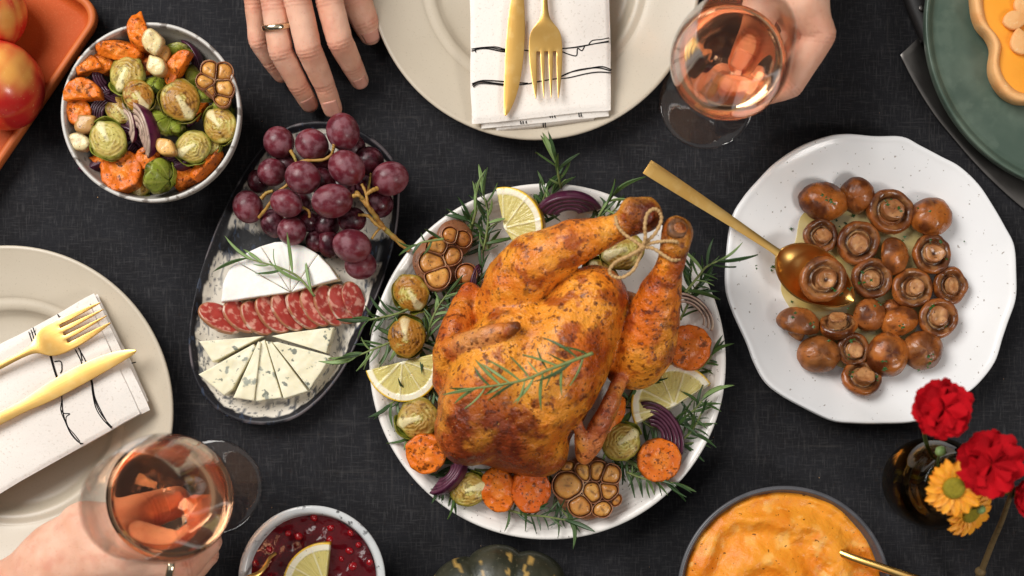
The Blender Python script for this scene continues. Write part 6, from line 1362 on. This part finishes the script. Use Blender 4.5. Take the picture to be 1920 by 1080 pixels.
# ------------------------------------------------------------------ hands
def hand(t, chains, palm, box, seed, nails=(), h=.0011, extra=()):
    c = lambda q: tuple(P(q[0], q[1], q[2])) + (q[3],)
    lo = np.array([1e9] * 3); hi = -lo
    allp = [c(q) for ch in list(chains) + list(palm) for q in ch]
    for q in allp: lo = np.minimum(lo, np.array(q[:3]) - q[3] - .006); hi = np.maximum(hi, np.array(q[:3]) + q[3] + .006)
    Fd = Field(lo, hi, h)
    for ch in palm: Fd.chain([c(q) for q in ch], .012, 9)
    fing = np.full_like(Fd.d, .05)
    for k, ch in enumerate(chains):
        one = [c(q) for q in ch]
        # each finger keeps apart from its neighbours: small blend, joints slightly swollen
        f2 = Field(lo, hi, h); f2.chain(one, .0015, k); kk = .0010; hh = np.clip(.5 + .5 * (fing - f2.d) / kk, 0, 1); fing = fing * (1 - hh) + f2.d * hh - kk * hh * (1 - hh)
    Fd._un((slice(None),) * 3, fing, .008)
    V, F = Fd.mesh(3); N = vnormals(V, F); V = V + N * ((fbm(V * 120, seed, 3) - .5) * .0008)[:, None]
    base = mix(c8(232, 184, 158), c8(218, 162, 134), sstep(.35, .7, fbm(V * 45, seed + 2, 3))); red = np.zeros(len(V))
    for ch in chains:
        for j, q in enumerate(ch[1:], 1):
            d = np.linalg.norm(V - np.array(c(q)[:3]), axis=1); red = np.maximum(red, np.exp(-(d / (q[3] * 1.05)) ** 4) * (.55 if j < len(ch) - 1 else .65) * (j > 0))
    cols = mix(base, c8(206, 126, 104), red * .75)
    # joint creases
    dis = np.zeros(len(V))
    for ch in chains:
        pts = [np.array(c(q)[:3]) for q in ch]
        for j in range(1, len(pts) - 1):
            d = pts[j + 1] - pts[j - 1]; d /= np.linalg.norm(d); s = (V - pts[j]) @ d; near = np.exp(-(np.linalg.norm(V - pts[j], axis=1) / (ch[j][3] * 1.35)) ** 6)
            dis += near * .00045 * (np.exp(-((s - .0012) / .0007) ** 2) + np.exp(-((s + .0014) / .0007) ** 2) + .7 * np.exp(-((s - .0040) / .0007) ** 2)) * (fbm(V * 300, seed, 2) > .35)
    V = V - N * dis[:, None]; cols = mix(cols, c8(168, 92, 70), np.clip(dis / .0006, 0, 1) * .55)
    org = np.array(t.location)
    o = part('hand', V - org, F, MT['skin'], t, cols); o.cycles.is_caustics_receiver = True
    for ch in nails:
        a, b = np.array(c(ch[-2])[:3]), np.array(c(ch[-1])[:3]); r0, r1 = ch[-2][3], ch[-1][3]; d = b - a; ln = np.linalg.norm(d); d /= ln; s = np.cross(d, [0, 0, 1.0]); s /= np.linalg.norm(s); u = np.cross(s, d)
        m, l = 13, 11; A, T = np.meshgrid(np.linspace(-.95, .95, m), np.linspace(0, 1, l), indexing='ij'); A = A.ravel(); T = T.ravel(); T = T * (1 - .10 * (A / .95) ** 2) + .06 * (A / .95) ** 2
        al = ln * .50 + T * (ln * .50 + r1 * .50); rr_ = (r0 + (r1 - r0) * np.clip(al / ln, 0, 1)) * 1.012; over = np.clip(al - ln, 0, 1); rr_ = np.sqrt(np.maximum(rr_ ** 2 - over ** 2 * .75, (rr_ * .45) ** 2))
        Q = a + d * al[:, None] + rr_[:, None] * (np.sin(A * .82)[:, None] * s + np.cos(A * .82)[:, None] * u); i = np.arange(m * l).reshape(m, l)
        n = part('nail', Q - org, np.stack([i[:-1, :-1].ravel(), i[1:, :-1].ravel(), i[1:, 1:].ravel(), i[:-1, 1:].ravel()], 1), MT['nail'], o); n.cycles.is_caustics_receiver = True; md = n.modifiers.new('s', 'SOLIDIFY'); md.thickness = .0006
    return o
def band(t, parent, at, nxt, r, w=.0022, th=.0009):
    a, b = P(*at), P(*nxt); V, F = lathe([(r, -w), (r + th, -w * .7), (r + th * 1.1, 0), (r + th, w * .7), (r, w)], 40, False, False)
    o = part('ring', V, F, MT['ring_gold'], parent, loc=a - np.array(t.location), rot=rot_to(b - a)); md = o.modifiers.new('s', 'SOLIDIFY'); md.thickness = .0008
    return o
tp = thing('person', 'person at the top, ringed hand by the grapes and other hand behind a glass', 'person', P(1000, -330, 0))
ix_ = [(603, -62, 0.063, 0.0125), (617, 0, 0.058, 0.01034), (637, 76, 0.049, 0.00996), (660, 122, 0.027, 0.00846), (674, 150, 0.0115, 0.00714)]
md_ = [(553, -72, 0.068, 0.0125), (558, 0, 0.063, 0.01015), (579, 92, 0.051, 0.00978), (608, 158, 0.027, 0.00837), (624, 204, 0.0115, 0.00743)]
rg_ = [(508, -62, 0.062, 0.0118), (513, 8, 0.057, 0.0094), (527, 98, 0.046, 0.00921), (560, 160, 0.026, 0.00799), (580, 194, 0.011, 0.00696)]
pk_ = [(476, -48, 0.05, 0.0105), (479, 5, 0.044, 0.00827), (485, 78, 0.034, 0.0078), (508, 115, 0.021, 0.00696), (527, 141, 0.01, 0.00611)]
th_ = [(640, -70, .042, .0145), (664, -8, .032, .0122), (684, 40, .021, .0108), (694, 62, .014, .0090)]
wr = (548, -262, .050, .027)
h1 = hand(tp, [ix_, md_, rg_, pk_, th_], [[wr, (603, -70, .056, .015)], [wr, (553, -80, .060, .016)], [wr, (508, -70, .056, .015)], [wr, (478, -55, .046, .013)], [wr, (630, -110, .042, .018), (640, -70, .042, .0150)], [(560, -520, .050, .036), wr]], None, 3, nails=[ix_, md_, rg_, th_])
band(tp, h1, (519, 50, .0525), (527, 98, .046), .0103)
a1 = [(1508, 0, .098, .0145), (1538, 66, .090, .0112), (1482, 158, .078, .0100), (1420, 178, .074, .0088), (1362, 166, .072, .0078)]
a2 = [(1500, 10, .080, .014), (1524, 72, .070, .0108), (1466, 165, .058, .0098), (1405, 178, .055, .0086), (1352, 160, .055, .0076)]
a3 = [(1490, 10, .062, .0130), (1508, 70, .052, .0102), (1452, 158, .042, .0092), (1395, 170, .040, .0080), (1350, 150, .040, .0072)]
a4 = [(1475, 0, .046, .0115), (1490, 60, .038, .0088), (1440, 138, .030, .0080), (1390, 150, .028, .0070)]
a5 = [(1445, -90, .086, .0170), (1432, -5, .086, .0140), (1410, 75, .078, .0115), (1384, 125, .070, .0092)]
w2 = (1450, -230, .075, .028)
h2 = hand(tp, [a1, a2, a3, a4, a5], [[w2, (1508, -5, .095, .0160)], [w2, (1500, 5, .078, .0165)], [w2, (1488, 5, .062, .015)], [w2, (1474, -5, .048, .0135)], [w2, (1440, -90, .086, .0190)], [(1420, -480, .070, .036), w2]], None, 5, nails=[a5])
tq = thing('person', 'person reaching in from bottom left to hold a wine glass, ring on one finger', 'person', P(-60, 1160, 0))
b1 = [(252, 1012, .094, .0150), (345, 1022, .088, .0108), (384, 984, .078, .0094), (372, 946, .074, .0080)]
b2 = [(240, 1046, .086, .0145), (346, 1064, .078, .0108), (392, 1016, .066, .0094), (378, 956, .062, .0080)]
b3 = [(225, 1070, .072, .0135), (335, 1096, .060, .0104), (388, 1040, .050, .0090), (374, 962, .047, .0078)]
b4 = [(205, 1085, .056, .0120), (310, 1116, .044, .0090), (372, 1050, .036, .0078), (372, 975, .034, .0068)]
b5 = [(160, 995, .084, .0165), (232, 975, .084, .0140), (296, 950, .076, .0115), (338, 936, .068, .0092)]
w3 = (125, 1058, .072, .0262)
h3 = hand(tq, [b1, b2, b3, b4, b5], [[w3, (248, 1018, .092, .0165)], [w3, (236, 1048, .084, .0165)], [w3, (222, 1070, .070, .015)], [w3, (205, 1082, .056, .0135)], [w3, (160, 990, .084, .0190)], [(-230, 1310, .052, .040), (30, 1125, .066, .031), w3]], None, 7, nails=[b5])
band(tq, h3, (322, 1060, .080), (346, 1064, .078), .0118, .0026)

# ------------------------------------------------------------------ crumbs and lint on the cloth
def crumbs():
    rg = random.Random(11); Vs, Fs = [], []
    for _ in range(75):
        px, py = rg.uniform(20, 1900), rg.uniform(20, 1070); c = P(px, py, 0) + [0, 0, .0002]; s = rg.uniform(.0002, .0006); b = len(Vs)
        v = [c + np.array([rg.uniform(-1, 1), rg.uniform(-1, 1), rg.uniform(0, .8)]) * s for _ in range(4)]; Vs.extend(v); Fs.extend([(b, b + 1, b + 2), (b, b + 1, b + 3), (b, b + 2, b + 3), (b + 1, b + 2, b + 3)])
    o = part('crumbs', np.array(Vs), Fs, MT['crust']); tag(o, 'tiny pale crumbs scattered over the dark tablecloth', 'crumbs', kind='stuff')
crumbs()
